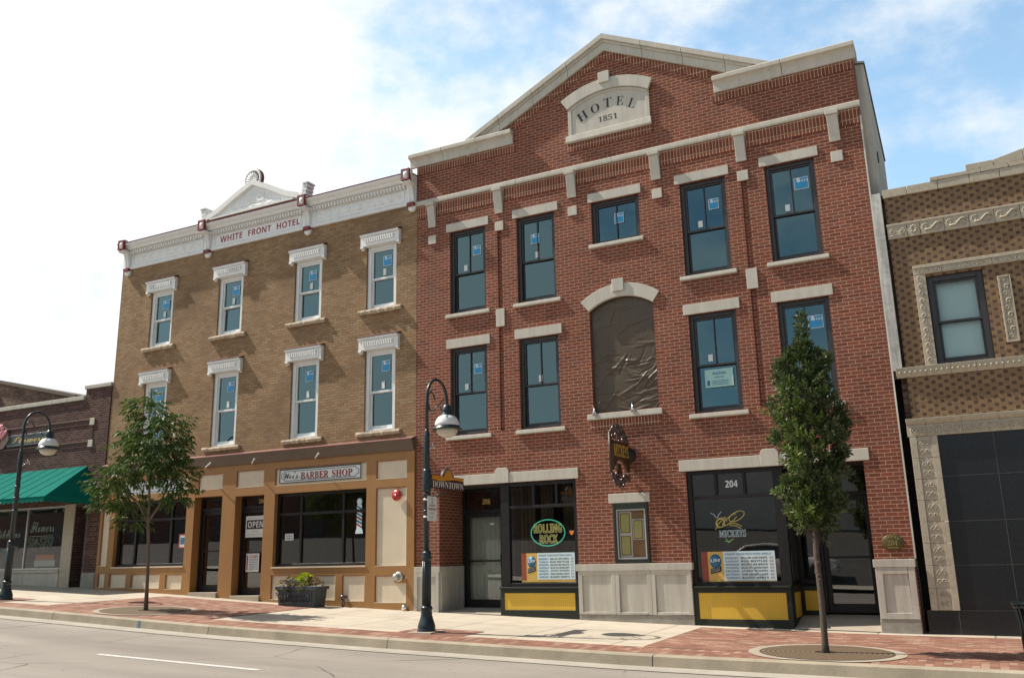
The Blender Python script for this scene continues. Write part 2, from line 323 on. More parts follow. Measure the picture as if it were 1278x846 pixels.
M['earth'] = plain('ground', (.20, .18, .14), .95, .2, .3)
M['bronze'] = plain('bronze plaque', (.12, .095, .035), .4, .15, 9, metal=.5)
M['bronze_lt'] = plain('bronze raised letters', (.36, .29, .12), .35, .1, 9, metal=.5)
M['iron_gold'] = plain('gilt sign paint', (.66, .44, .08), .38, .15, 12, metal=.15)
M['iron'] = plain('wrought iron', (.16, .125, .12), .26, .2, 20, metal=.75)
M['brownsign'] = plain('brown sign trim', (.065, .034, .016), .45, .1, 8)
M['neon_green'] = emis('green neon tube', (.10, .62, .40), .55)
M['neon_dim'] = emis('yellow neon tube', (.55, .48, .18), .45)
M['neon_white'] = emis('pale neon tube', (.5, .56, .6), .25)
M['neon_gold'] = emis('gold neon tube', (.55, .40, .08), .3)
M['neon_lime'] = emis('lime neon tube', (.30, .55, .16), .3)
M['orange'] = plain('orange card', (.75, .25, .05), .6, .1)
M['beer'] = plain('amber poster print', (.66, .42, .10), .5, .12, 9)
M['posterred'] = plain('red poster print', (.30, .06, .035), .5, .12, 9)
M['poster_sky'] = plain('pale blue poster', (.62, .76, .80), .5, .04)
M['grate'] = None
M['car_silver'] = plain('silver car paint', (.82, .80, .76), .3, .03, 3, metal=.1)
M['car_dark'] = plain('dark car paint', (.03, .034, .045), .22, .03, 3)
M['tyre'] = plain('tyre rubber', (.02, .02, .02), .8)
M['paleblock'] = plain('pale block wall', (.50, .49, .45), .85, .08, .8)
M['gap_wall'] = M['soot']

def grate_mat():
    b = NB('rusty cast grate'); o = b.obj()
    sx = b.n('ShaderNodeSeparateXYZ', {0: o}); rad = b.math('SQRT', b.math('ADD', b.math('MULTIPLY', sx.outputs[0], sx.outputs[0]), b.math('MULTIPLY', sx.outputs[1], sx.outputs[1])))
    ring = b.math('LESS_THAN', b.math('FRACT', b.math('MULTIPLY', rad, 15.0)), .34)
    ang = b.math('ARCTAN2', sx.outputs[1], sx.outputs[0]); rib = b.math('LESS_THAN', b.math('FRACT', b.math('MULTIPLY', ang, 5.1)), .12)
    slot = b.math('MULTIPLY', ring, b.math('SUBTRACT', 1.0, rib))
    c = b.mix(b.noise(9, o, 5, .6), (.20, .135, .075, 1), (.13, .09, .055, 1))
    b.l(b.mix(b.math('MULTIPLY', slot, .75), c, (.035, .028, .022, 1)), b.p.inputs['Base Color']); b.p.inputs['Roughness'].default_value = .75
    b.bump(b.math('SUBTRACT', 1.0, slot), .5, .01)
    return b.m
M['grate'] = grate_mat()

def beadboard(name, col, pitch=.042):
    b = NB(name); vec, u, z = b.wallvec(); f = b.math('FRACT', b.math('DIVIDE', u, pitch)); g = b.math('LESS_THAN', f, .14)
    v = b.rng(b.noise(2.5, b.obj(), 5), .3, .7, .93, 1.06)
    c = b.mix(1.0, c4(col), b.n('ShaderNodeCombineColor', {0: v, 1: v, 2: v}).outputs[0], 'MULTIPLY')
    b.l(b.mix(g, c, c4((col[0]*.72, col[1]*.70, col[2]*.66))), b.p.inputs['Base Color']); b.p.inputs['Roughness'].default_value = .55
    b.bump(b.math('SUBTRACT', 1.0, g), .5, .004)
    return b.m
M['cream'] = beadboard('cream beadboard', (.70, .60, .45), .045)
M['ybead'] = beadboard('yellow beadboard', (.72, .45, .045))

# ------------------------------------------------------------------ mesh helpers
ORG = {}
WARP = None        # the older fronts run a hair off the hotel's line: points given on the y = 0 plane are carried onto theirs
class MB:
    def __init__(s): s.v = []; s.f = []; s.sm = []
    def add(s, vs, fs, smooth=False):
        o = len(s.v); s.v += [tuple(p) for p in vs]; s.f += [tuple(i+o for i in f) for f in fs]; s.sm += [smooth]*len(fs); return s
    def quad(s, a, b, c, d): return s.add([a, b, c, d], [(0, 1, 2, 3)])
    def box(s, x0, x1, y0, y1, z0, z1):
        return s.add([(x0, y0, z0), (x1, y0, z0), (x1, y1, z0), (x0, y1, z0), (x0, y0, z1), (x1, y0, z1), (x1, y1, z1), (x0, y1, z1)],
                     [(0, 3, 2, 1), (4, 5, 6, 7), (0, 1, 5, 4), (1, 2, 6, 5), (2, 3, 7, 6), (3, 0, 4, 7)])
    def ring(s, x0, x1, z0, z1, t, y0, y1, tb=None, tt=None):
        tb = t if tb is None else tb; tt = t if tt is None else tt
        s.box(x0, x0+t, y0, y1, z0, z1); s.box(x1-t, x1, y0, y1, z0, z1)
        s.box(x0+t, x1-t, y0, y1, z0, z0+tb); s.box(x0+t, x1-t, y0, y1, z1-tt, z1); return s
    def prism(s, poly, y0, y1):
        """polygon in (x, z) pushed from y0 to y1"""
        n = len(poly); vs = [(x, y0, z) for x, z in poly] + [(x, y1, z) for x, z in poly]
        return s.add(vs, [tuple(range(n)), tuple(range(2*n-1, n-1, -1))] + [(i, i+n, (i+1) % n+n, (i+1) % n) for i in range(n)])
    def prof(s, poly, x0, x1):
        """profile in (y, z) swept along x"""
        n = len(poly); vs = [(x0, y, z) for y, z in poly] + [(x1, y, z) for y, z in poly]
        return s.add(vs, [tuple(range(n)), tuple(range(2*n-1, n-1, -1))] + [(i, i+n, (i+1) % n+n, (i+1) % n) for i in range(n)])
    def strip(s, top, bot, y0, y1):
        """band between two polylines in (x, z), solid from y0 to y1"""
        n = len(top)
        for i in range(n-1):
            pass
        vs = []
        for y in (y0, y1):
            vs += [(x, y, z) for x, z in top] + [(x, y, z) for x, z in bot]
        F = []
        for i in range(n-1):
            F += [(i, i+1, n+i+1, n+i), (2*n+i+1, 2*n+i, 3*n+i, 3*n+i+1), (i+1, i, 2*n+i, 2*n+i+1), (n+i, n+i+1, 3*n+i+1, 3*n+i)]
        F += [(0, n, 3*n, 2*n), (n-1, 3*n-1, 4*n-1, 2*n-1)]
        return s.add(vs, F)
    def tube(s, pts, r, n=8, caps=True):
        pts = [Vector(p) for p in pts]; rs = r if isinstance(r, (list, tuple)) else [r]*len(pts)
        vs = []; ref = None
        for i, p in enumerate(pts):
            d = (pts[min(i+1, len(pts)-1)] - pts[max(i-1, 0)])
            if d.length < 1e-9: d = Vector((0, 0, 1))
            d.normalize()
            if ref is None: ref = Vector((0, 0, 1)) if abs(d.z) < .9 else Vector((1, 0, 0))
            a = d.cross(ref)
            if a.length < 1e-4: a = d.cross(Vector((1, .3, .2)))
            a.normalize(); b = d.cross(a); ref = (a.cross(d))
            for k in range(n):
                t = 2*math.pi*k/n; vs.append(p + (a*math.cos(t)+b*math.sin(t))*rs[i])
        F = []
        for i in range(len(pts)-1):
            for k in range(n):
                F.append((i*n+k, i*n+(k+1) % n, (i+1)*n+(k+1) % n, (i+1)*n+k))
        s.add(vs, F, True)
        if caps: s.add([vs[k] for k in range(n)], [tuple(range(n))]); s.add([vs[-n+k] for k in range(n)], [tuple(range(n))])
        return s
    def lathe(s, c, prof, n=24, axis='z'):
        vs = []
        for r, h in prof:
            for k in range(n):
                t = 2*math.pi*k/n; a, b = r*math.cos(t), r*math.sin(t)
                vs.append((c[0]+a, c[1]+b, c[2]+h) if axis == 'z' else (c[0]+a, c[1]-h, c[2]+b) if axis == 'y' else (c[0]+h, c[1]+a, c[2]+b))
        F = [(i*n+k, i*n+(k+1) % n, (i+1)*n+(k+1) % n, (i+1)*n+k) for i in range(len(prof)-1) for k in range(n)]
        s.add(vs, F, True)
        if prof[0][0] > 1e-4: s.add(vs[:n], [tuple(range(n))])
        if prof[-1][0] > 1e-4: s.add(vs[-n:], [tuple(range(n))])
        return s
    def build(s, name, mat, parent=None, bevel=0, recalc=True, local=False, seg=1):
        if WARP: s.v = [WARP(p) for p in s.v]
        me = bpy.data.meshes.new(name)
        o = bpy.data.objects.new(name, me); COL.objects.link(o)
        if parent is not None:
            o.parent = parent; org = ORG.get(parent.name, Vector((0, 0, 0)))
        elif local is not False and local is not True: org = Vector(local); o.location = org
        else:
            n = len(s.v); xs = [p[0] for p in s.v]; ys = [p[1] for p in s.v]; zs = [p[2] for p in s.v]
            org = Vector(((min(xs)+max(xs))/2, (min(ys)+max(ys))/2, min(zs)))
            o.location = org
        ORG[o.name] = org
        me.from_pydata([tuple(Vector(p)-org) for p in s.v], [], s.f)
        for p, sm in zip(me.polygons, s.sm): p.use_smooth = sm
        if recalc:
            bm = bmesh.new(); bm.from_mesh(me); bmesh.ops.remove_doubles(bm, verts=bm.verts, dist=1e-5); bmesh.ops.recalc_face_normals(bm, faces=bm.faces); bm.to_mesh(me); bm.free()
        me.materials.append(M[mat] if isinstance(mat, str) else mat)
        if bevel:
            b = o.modifiers.new('edge', 'BEVEL'); b.width = bevel; b.segments = seg; b.limit_method = 'ANGLE'; b.angle_limit = R(40)
        return o

def thing(name, label, cat, loc, group=None):
    o = bpy.data.objects.new(name, None); COL.objects.link(o); loc = WARP(loc) if WARP else loc; o.location = loc; o.empty_display_size = .2
    ORG[o.name] = Vector(loc); o['label'] = label; o['category'] = cat
    if group: o['group'] = group
    return o
def tag(o, label, cat, group=None):
    o['label'] = label; o['category'] = cat
    if group: o['group'] = group
    return o
def struct(o, kind='structure'): o['kind'] = kind; return o

def serif(s, base=0x1D400):
    r = ''
    for c in s:
        if 'A' <= c <= 'Z': r += chr(base+ord(c)-65)
        elif 'a' <= c <= 'z': r += chr(base+26+ord(c)-97)
        elif '0' <= c <= '9' and base == 0x1D400: r += chr(0x1D7CE+ord(c)-48)
        elif '0' <= c <= '9' and base == 0x1D5D4: r += chr(0x1D7EC+ord(c)-48)
        else: r += c
    return r
SCRIPT, SANSB, ITAL, SANSBI = 0x1D4D0, 0x1D5D4, 0x1D434, 0x1D63C
def text_pts(body, w, h, ext=.003, off=0.0):
    """flat text mesh fitted to w x h, origin at its lower left corner, in the (x, z) plane facing -y; returns (verts, faces)"""
    cu = bpy.data.curves.new('lettering', 'FONT'); cu.body = body; cu.size = 1; cu.extrude = 0; cu.offset = off; cu.resolution_u = 3
    ob = bpy.data.objects.new('lettering', cu)
    me = bpy.data.meshes.new_from_object(ob)
    vs = [v.co.copy() for v in me.vertices]; fs = [tuple(p.vertices) for p in me.polygons]
    bpy.data.objects.remove(ob); bpy.data.curves.remove(cu); bpy.data.meshes.remove(me)
    if not vs: return [], []
    x0, x1 = min(v.x for v in vs), max(v.x for v in vs); y0, y1 = min(v.y for v in vs), max(v.y for v in vs)
    sx = w/max(x1-x0, 1e-6) if w else h/max(y1-y0, 1e-6); sz = h/max(y1-y0, 1e-6) if h else sx
    return [((v.x-x0)*sx, 0, (v.y-y0)*sz) for v in vs], fs
def add_text(mb, body, x, y, z, w, h, off=0.0, rot=0.0, slant=0.0, face='front'):
    """face front: reads from -y with its lower-left corner at (x, y, z). face right: on a plane of constant x, read from +x side, running +y"""
    vs, fs = text_pts(body, w, h, off=off); c, s = math.cos(rot), math.sin(rot); o = []
    for a, _, b in vs:
        a += slant*b; a, b = a*c-b*s, a*s+b*c
        o.append((x+a, y, z+b) if face == 'front' else (x, y+a, z+b))
    mb.add(o, fs); return mb
def label_mesh(name, mat, parent, items, y):
    mb = MB()
    for (body, x, z, w, h, *k) in items: add_text(mb, body, x, y, z, w, h, **(k[0] if k else {}))
    return mb.build(name, mat, parent, recalc=False)

# ------------------------------------------------------------------ ground profile
FX = [-60, -40, -25.5, -21.45, -17.9, -15.58, -11.2, -9, -5, -1.1, 8, 40]; FZ = [-.05, -.1, -.47, -.63, -.79, -.92, -1.09, -1.17, -1.30, -1.39, -1.46, -1.7]
CX = [-60, -40, -18.66, -16.99, -12.66, -8.76, -4.3, .24, 8, 40]; CZ = [-.05, -.12, -.81, -.89, -1.10, -1.24, -1.37, -1.43, -1.5, -1.75]
def ip(x, xs, zs):
    if x <= xs[0]: return zs[0]
    for i in range(len(xs)-1):
        if x <= xs[i+1]: return zs[i]+(zs[i+1]-zs[i])*(x-xs[i])/(xs[i+1]-xs[i])
    return zs[-1]
def fz(x): return sum(ip(x+d, FX, FZ) for d in (-.8, -.4, 0, .4, .8))/5
def cz(x): return sum(ip(x+d, CX, CZ) for d in (-.8, -.4, 0, .4, .8))/5
KY = -4.5
def gz(x, y):
    t = min(max(-y/4.5, 0), 1); return fz(x)*(1-t)+cz(x)*t
def rz(x): return cz(x)-.155
def sheet(name, x0, x1, y0, y1, zf, mat, dz=0, st=.5, ny=3):
    mb = MB(); nx = max(2, int((x1-x0)/st)+1)
    vs = [(x0+(x1-x0)*i/(nx-1), y0+(y1-y0)*j/(ny-1)) for j in range(ny) for i in range(nx)]
    mb.add([(x, y, zf(x, y)+dz) for x, y in vs], [(j*nx+i, j*nx+i+1, (j+1)*nx+i+1, (j+1)*nx+i) for j in range(ny-1) for i in range(nx-1)], True)
    o = mb.build(name, mat, None, recalc=False, local=(0, 0, 0)); return struct(o)

sheet('ground', -600, 600, -600, 600, lambda x, y: rz(max(min(x, 30), -50))-.12, 'earth', 0, 20, 4)
sheet('road', -60, 40, -16.2, -4.95, lambda x, y: rz(x), 'asphalt', 0, .5, 3)
sheet('gutter', -60, 40, -4.95, -4.47, lambda x, y: rz(x)+.004, 'gutter', .004, .5, 2)
sheet('sidewalk', -60, 40, -4.36, 1.6, gz, 'concrete', 0, .5, 5)
# kerb: separate poured lengths with open joints
kb = MB(); ks = [-60, -46, -38, -30, -25.4, -21.2, -16.95, -12.66, -8.74, -4.28, .9, 6, 14, 40]
for a, b in zip(ks[:-1], ks[1:]):
    n = max(2, int((b-a)/.6)); xs = [a+.007+(b-a-.014)*i/n for i in range(n+1)]
    sec = lambda x: [(x, -4.34, cz(x)-.05), (x, -4.34, cz(x)+.006), (x, -4.46, cz(x)+.003), (x, -4.492, cz(x)-.015), (x, -4.515, cz(x)-.17)]
    vs = [p for x in xs for p in sec(x)]; m = 5
    kb.add(vs, [(i*m+k, (i+1)*m+k, (i+1)*m+k+1, i*m+k+1) for i in range(n) for k in range(m-1)] + [tuple(range(m)), tuple(n*m+k for k in range(m))])
struct(kb.build('kerb', 'kerb', None, local=(0, 0, 0)))
# brick paving: strip along the kerb and full-depth bays
for x0, x1, y0, y1 in ((-60, 40, -4.34, -3.62), (-18.35, -13.5, -3.62, -.38), (-9.15, -7.85, -3.62, -2.85), (-21.2, -20.0, -3.62, -2.7), (-4.72, .42, -3.62, -.42)):
    sheet('brick_paving', x0, x1, y0, y1, gz, 'paver_edge' if y0 < -4 else 'paver', .004 if y0 < -4 else .008, .4, 4)
# worn lane dashes
for x0, x1 in ((-11.95, -8.79), (-23.0, -19.8), (-.9, 2.3)):
    sheet('lane_marking', x0, x1, -7.43, -7.32, lambda x, y: rz(x), 'lanepaint', .004, .5, 2)
mb = MB(); xx = -14.46; mb.quad((xx-.035, -4.497, cz(xx)-.012), (xx+.035, -4.497, cz(xx)-.012), (xx+.03, -4.521, cz(xx)-.155), (xx-.04, -4.521, cz(xx)-.155))
struct(mb.build('kerb_paint_mark', 'bluepaint', None, local=(0, 0, 0)))
# far side of the street, behind the camera: seen in the shop windows
sheet('opposite_sidewalk', -60, 40, -19.6, -16.2, lambda x, y: rz(x)+.13, 'concrete', 0, .6, 2)
lot = lambda x, y: rz(x)+.02+2.6*max(0, min(1, (-19.6-y)/14.4))
sheet('car_park', -120, 60, -34.5, -19.6, lot, 'lot', 0, 1.5, 8)

# ------------------------------------------------------------------ walls with real openings
def wall(mb, x0, x1, z0f, z1, ops, y=0, depth=.3):
    """front skin at y with rectangular openings (xa, xb, za, zb) and jambs going back depth; z0f: bottom height"""
    X = sorted({x0, x1} | {v for o in ops for v in o[:2]}); Z = sorted({z0f, z1} | {v for o in ops for v in o[2:4]})
    X = [x for x in X if x0 <= x <= x1]; Z = [z for z in Z if z0f <= z <= z1]
    for i in range(len(X)-1):
        for j in range(len(Z)-1):
            xm, zm = (X[i]+X[i+1])/2, (Z[j]+Z[j+1])/2
            if any(o[0] < xm < o[1] and o[2] < zm < o[3] for o in ops): continue
            mb.quad((X[i], y, Z[j]), (X[i+1], y, Z[j]), (X[i+1], y, Z[j+1]), (X[i], y, Z[j+1]))
    for xa, xb, za, zb, *d in ops:
        dd = d[0] if d else depth
        mb.quad((xa, y, za), (xa, y+dd, za), (xa, y+dd, zb), (xa, y, zb)); mb.quad((xb, y, za), (xb, y, zb), (xb, y+dd, zb), (xb, y+dd, za))
        mb.quad((xa, y, zb), (xa, y+dd, zb), (xb, y+dd, zb), (xb, y, zb))
        if za > z0f+.01: mb.quad((xa, y, za), (xb, y, za), (xb, y+dd, za), (xa, y+dd, za))
    return mb
def arc(xa, za, xb, zb, sag, n=16):
    """points of a shallow arch from (xa, za) to (xb, zb) rising sag above the chord"""
    w = xb-xa; r = (w*w/4+sag*sag)/(2*sag); cx, cz_ = (xa+xb)/2, (za+zb)/2+sag-r; t0 = math.asin(w/2/r)
    return [(cx+r*math.sin(-t0+2*t0*i/n), cz_+r*math.cos(-t0+2*t0*i/n)) for i in range(n+1)]

# ------------------------------------------------------------------ red brick hotel
HB = thing('brick_hotel', 'three storey red brick hotel with stone trim, a gabled parapet and a date stone', 'hotel', (-6.11, 0, -1.3))
G0 = -1.6
W3 = [-9.765, -8.01, -4.20, -2.455]
ops = [(x-.475, x+.475, 5.46, 7.46) for x in W3] + [(x-.475, x+.475, 2.65, 4.64) for x in W3] + [(-6.66, -5.57, 6.50, 7.46), (-6.80, -5.39, 2.84, 5.26),
       (-10.54, -7.26, G0, 1.54, .1), (-4.94, -1.70, G0, 1.54, .1), (-6.47, -5.74, -.17, 1.0, .14)]
slots = [(-8.975, -8.865, 5.42, 7.24, .06), (-3.405, -3.295, 5.42, 7.24, .06), (-8.975, -8.865, 2.66, 4.97, .06), (-3.405, -3.295, 2.66, 4.97, .06)]
mb = wall(MB(), -11.16, -1.06, G0, 9.3, ops+slots, 0, .22)
for s in slots:
    mb.quad((s[0], .055, s[2]), (s[1], .055, s[2]), (s[1], .055, s[3]), (s[0], .055, s[3]))
mb.add([(-9.62, 0, 9.3), (-2.72, 0, 9.3), (-6.17, 0, 11.02)], [(0, 1, 2)])
for x in (-11.16, -1.06): mb.quad((x, 0, G0), (x, .6, G0), (x, .6, 9.3), (x, 0, 9.3))
mb.quad((-10.54, .1, G0), (-10.54, 1.1, G0), (-10.54, 1.1, 1.54), (-10.54, .1, 1.54))
mb.quad((-1.70, .1, G0), (-1.70, 1.1, G0), (-1.70, 1.1, 1.54), (-1.70, .1, 1.54))
mb.build('wall', 'red', HB, recalc=False)
# body behind the front
mb = MB(); mb.box(-11.14, -1.3, 19.6, 20, G0, 8.9); mb.box(-11.14, -10.9, .62, 19.6, G0, 8.9); mb.box(-1.4, -1.12, .62, 19.6, G0, 8.6); mb.build('rear_wall', 'oldbrick', HB)
MB().box(-11.15, -1.1, .3, 19.9, 8.62, 8.8).build('roof', 'roof', HB)
mb = MB(); mb.prism([(-9.5, 9.28), (-2.85, 9.28), (-6.17, 10.95)], .02, .32); mb.box(-11.14, -1.08, .25, .33, 8.8, 9.3); mb.build('parapet_back', 'oldbrick', HB)
# storey floors and rooms seen through the panes
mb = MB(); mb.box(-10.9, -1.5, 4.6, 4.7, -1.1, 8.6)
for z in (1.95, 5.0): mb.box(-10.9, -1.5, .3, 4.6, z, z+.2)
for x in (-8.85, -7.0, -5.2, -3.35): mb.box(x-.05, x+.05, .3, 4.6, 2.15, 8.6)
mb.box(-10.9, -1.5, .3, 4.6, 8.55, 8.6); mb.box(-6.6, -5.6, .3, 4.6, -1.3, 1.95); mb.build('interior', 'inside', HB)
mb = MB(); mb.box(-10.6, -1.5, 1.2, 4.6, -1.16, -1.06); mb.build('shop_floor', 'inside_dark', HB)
# stone work
for x in (-10.825, -9.02, -7.195, -5.26, -3.46, -1.655):
    mb = MB(); mb.prof([(0, 7.67), (-.035, 7.67), (-.05, 7.8), (-.085, 8.0), (-.13, 8.19), (0, 8.19)], x+.006, x+.209)
    mb.box(x-.012, x+.227, -.165, 0, 8.19, 8.275); mb.build('bracket', 'stone', HB, .006)
    MB().box(x, x+.215, -.032, 0, 7.25, 7.46).build('stone_block', 'stone', HB, .006)
for x in (-9.03, -3.455): MB().box(x, x+.215, -.032, 0, 4.985, 5.39).build('stone_block', 'stone', HB, .006)
def course_joints(mb, xs, y, z0, z1):
    for x in xs: mb.box(x-.004, x+.004, y-.002, y+.003, z0, z1)
mb = MB(); prev = -11.21
for x in (-8.45, -6.11, -3.75, -1.02): mb.prof([(0, 8.28), (-.05, 8.28), (-.06, 8.31), (-.06, 8.385), (-.045, 8.40), (0, 8.405)], prev, x-.006); prev = x
mb.build('string_course', 'stone', HB, .004)
mb = MB()
bx = [-11.155, -10.837, -10.59, -9.032, -8.793, -7.207, -6.97, -5.272, -5.033, -3.472, -3.233, -1.667, -1.428, -1.065]
for i in range(0, 14, 2): MB().box(bx[i], bx[i+1], -.016, -.001, 7.955, 8.279).build('soldier_course', 'redv', HB)
for a, b in ((-11.155, -8.45), (-3.83, -1.065)): MB().box(a, b, -.016, -.001, 9.10, 9.298).build('soldier_course', 'redv', HB)
mb.strip([(-8.44, 9.66), (-6.17, 10.99), (-3.90, 9.66)] if 0 else [(-8.46, 9.86), (-6.17, 11.0), (-3.88, 9.86)], [(-8.46, 9.67), (-6.17, 10.81), (-3.88, 9.67)], -.016, -.001)
mb.build('soldier_course', 'redv', HB); MB().box(-7.16, -5.17, -.016, -.001, 8.76, 8.955).build('soldier_course', 'redv', HB); MB().box(-6.88, -5.36, -.016, -.001, 2.51, 2.70).build('soldier_course', 'redv', HB)
cap = lambda z0, z1, p: [(0, z0), (-p*.35, z0), (-p*.38, z0+.16), (-p*.5, z0+.19), (-p*.62, z0+.21), (-p, z0+.225), (-p, z1-.02), (-p*.9, z1), (.42, z1+.02), (.42, z0+.14), (0, z0+.14)]
for a, b, n in ((-11.33, -8.5, 3), (-3.79, -1.0, 2)):
    mb = MB(); st = (b-a)/n
    for i in range(n): mb.prof(cap(9.3, 9.63, .17), a+i*st+.004, a+(i+1)*st-.004)
    mb.build('coping', 'stone', HB, .006)
mb = MB()                                             # raking coping of the gable: fascia, then the projecting cap
for sgn in (-1, 1):
    X = lambda d: -6.17+sgn*d
    m = 4
    for i in range(m):
        d0, d1 = i*3.55/m+(.004 if i else 0), (i+1)*3.55/m-.004
        zb = lambda d, h: 11.0-.49*d+h
        for h0, h1, p, bk in ((0, .20, -.07, .2), (.20, .26, -.10, .2), (.26, .385, -.15, .42)):
            mb.prism([(X(d0), zb(d0, h0)), (X(d1), zb(d1, h0)), (X(d1), zb(d1, h1)), (X(d0), zb(d0, h1))], p, bk)
mb.build('gable_coping', 'stone', HB, .004)
for x in W3:
    for z0, z1 in ((7.46, 7.66), (4.64, 4.85)): MB().box(x-.565, x+.565, -.028, .02, z0+.002, z1).build('lintel', 'stone', HB, .006)
    for z0, z1 in ((5.36, 5.46), (2.545, 2.65)): MB().prof([(.1, z0), (-.055, z0), (-.06, z0+.02), (-.055, z1-.02), (.1, z1-.001)], x-.575, x+.575).build('window_sill', 'stone', HB, .005)
MB().box(-6.72, -5.51, -.028, .02, 7.462, 7.66).build('lintel', 'stone', HB, .006)
MB().prof([(.1, 6.40), (-.055, 6.40), (-.06, 6.42), (-.055, 6.48), (.1, 6.499)], -6.73, -5.50).build('window_sill', 'stone', HB, .005)
MB().prof([(.1, 2.70), (-.06, 2.70), (-.065, 2.72), (-.06, 2.82), (.1, 2.839)], -6.92, -5.32).build('window_sill', 'stone', HB, .005)
MB().box(-6.55, -5.69, -.028, .02, 1.002, 1.185).build('lintel', 'stone', HB, .006)
for a, b, k in ((-10.72, -7.19, -8.95), (-5.06, -1.59, -3.32)):
    mb = MB(); mb.box(a, k-.168, -.03, .04, 1.542, 1.755); mb.box(k+.168, b, -.03, .04, 1.542, 1.755)
    mb.prism([(k-.165, 1.54), (k+.165, 1.54), (k+.165, 1.80), (k+.11, 1.86), (k-.11, 1.86), (k-.165, 1.80)], -.05, .04); mb.build('lintel', 'stone', HB, .006)
# arched blind window under plastic sheet
ia = arc(-6.80, 5.02, -5.39, 5.02, .235); oa = arc(-6.98, 5.235, -5.235, 5.235, .30)
ia2 = [(ia[0][0]-.0, ia[0][1])] + ia[1:-1] + [ia[-1]]
MB().strip(oa, ia2, -.035, .05).build('arch', 'stone', HB, .006)
MB().prism([(-6.245, 5.36), (-5.985, 5.36), (-5.985, 5.63), (-6.245, 5.63)], -.075, -.03).build('keystone', 'stone', HB, .008)
mb = MB(); nx, nz = 130, 215                             # taut sheet crossed by thin creases
vs = []; rc = random.Random(14); creases = []
for k in range(95):
    low = rc.random() < .55; cx_, cz_ = rc.uniform(-6.86, -5.33), rc.uniform(2.85, 3.9) if low else rc.uniform(3.4, 5.2)
    if low and rc.random() < .6: cx_ = rc.uniform(-6.1, -5.4)
    th = rc.choice((rc.gauss(.75, .25), rc.gauss(-.35, .3), rc.gauss(.15, .2))); ln = rc.uniform(.18, .75)
    creases.append((cx_, cz_, math.cos(th), math.sin(th), ln/2, rc.uniform(.010, .024), rc.choice((1, 1, -.7))*rc.uniform(.005, .013)*(1.35 if low else 1), rc.uniform(-.5, .5)))
for j in range(nz+1):
    for i in range(nx+1):
        x = -6.86+1.53*i/nx; z = 2.80+2.52*j/nz; d = .012*mnoise.noise(Vector((x*1.3, z*1.3, 2.2)))
        for cx_, cz_, ct, st_, hl, w_, am, bend in creases:
            u = (x-cx_)*ct+(z-cz_)*st_
            if abs(u) > hl: continue
            v = -(x-cx_)*st_+(z-cz_)*ct-bend*u*u
            if abs(v) < 3*w_: d += am*math.exp(-(v/w_)**2)*(1-(u/hl)**2)
        vs.append((x, .085-d, z))
mb.add(vs, [(j*(nx+1)+i, j*(nx+1)+i+1, (j+1)*(nx+1)+i+1, (j+1)*(nx+1)+i) for j in range(nz) for i in range(nx)], True)
mb.build('plastic_sheet', 'tarp', HB, recalc=False)
# date stone
ds = thing_part = None
ia = arc(-7.10, 9.77, -5.19, 9.77, .27); oa = arc(-7.25, 10.005, -5.09, 10.005, .30)
DS = MB().prism([(-7.10, 9.10)]+[(-7.10, 9.10)][:0]+[(-5.19, 9.10)]+[(p[0], p[1]) for p in reversed(ia)], -.02, .05).build('date_stone', 'stone', HB)
mb = MB(); mb.strip(oa, ia, -.085, -.019); mb.build('arch', 'stone', DS, .006)
ii = arc(-7.02, 9.735, -5.27, 9.735, .245); jj = arc(-7.09, 9.77, -5.20, 9.77, .265)
mb = MB(); mb.strip(jj, ii, -.04, -.019); mb.box(-7.10, -7.02, -.04, -.019, 9.12, 9.735); mb.box(-5.27, -5.19, -.04, -.019, 9.12, 9.735); mb.build('frame', 'stone', DS, .004)
mb = MB(); mb.prof([(0, 8.955), (-.075, 8.955), (-.085, 8.98), (-.07, 9.12), (-.02, 9.145), (0, 9.145)], -7.16, -5.165); mb.build('sill', 'stone', DS, .006)
MB().prism([(-6.31, 10.19), (-6.05, 10.19), (-6.05, 10.455), (-6.31, 10.455)], -.125, -.06).build('keystone', 'stone', DS, .008)
mb = MB()
for ch, x, z, w, rot in (('H', -6.815, 9.405, .235, .44), ('O', -6.525, 9.535, .205, .2), ('T', -6.24, 9.615, .19, .0), ('E', -5.955, 9.595, .165, -.14), ('L', -5.70, 9.50, .165, -.42)):
    add_text(mb, serif(ch), x, -.0225, z, w, .215, off=-.007, rot=rot)
add_text(mb, serif('1851'), -6.385, -.0225, 9.30, .45, .13, off=-.005)
mb.build('lettering', 'txt', DS, recalc=False)
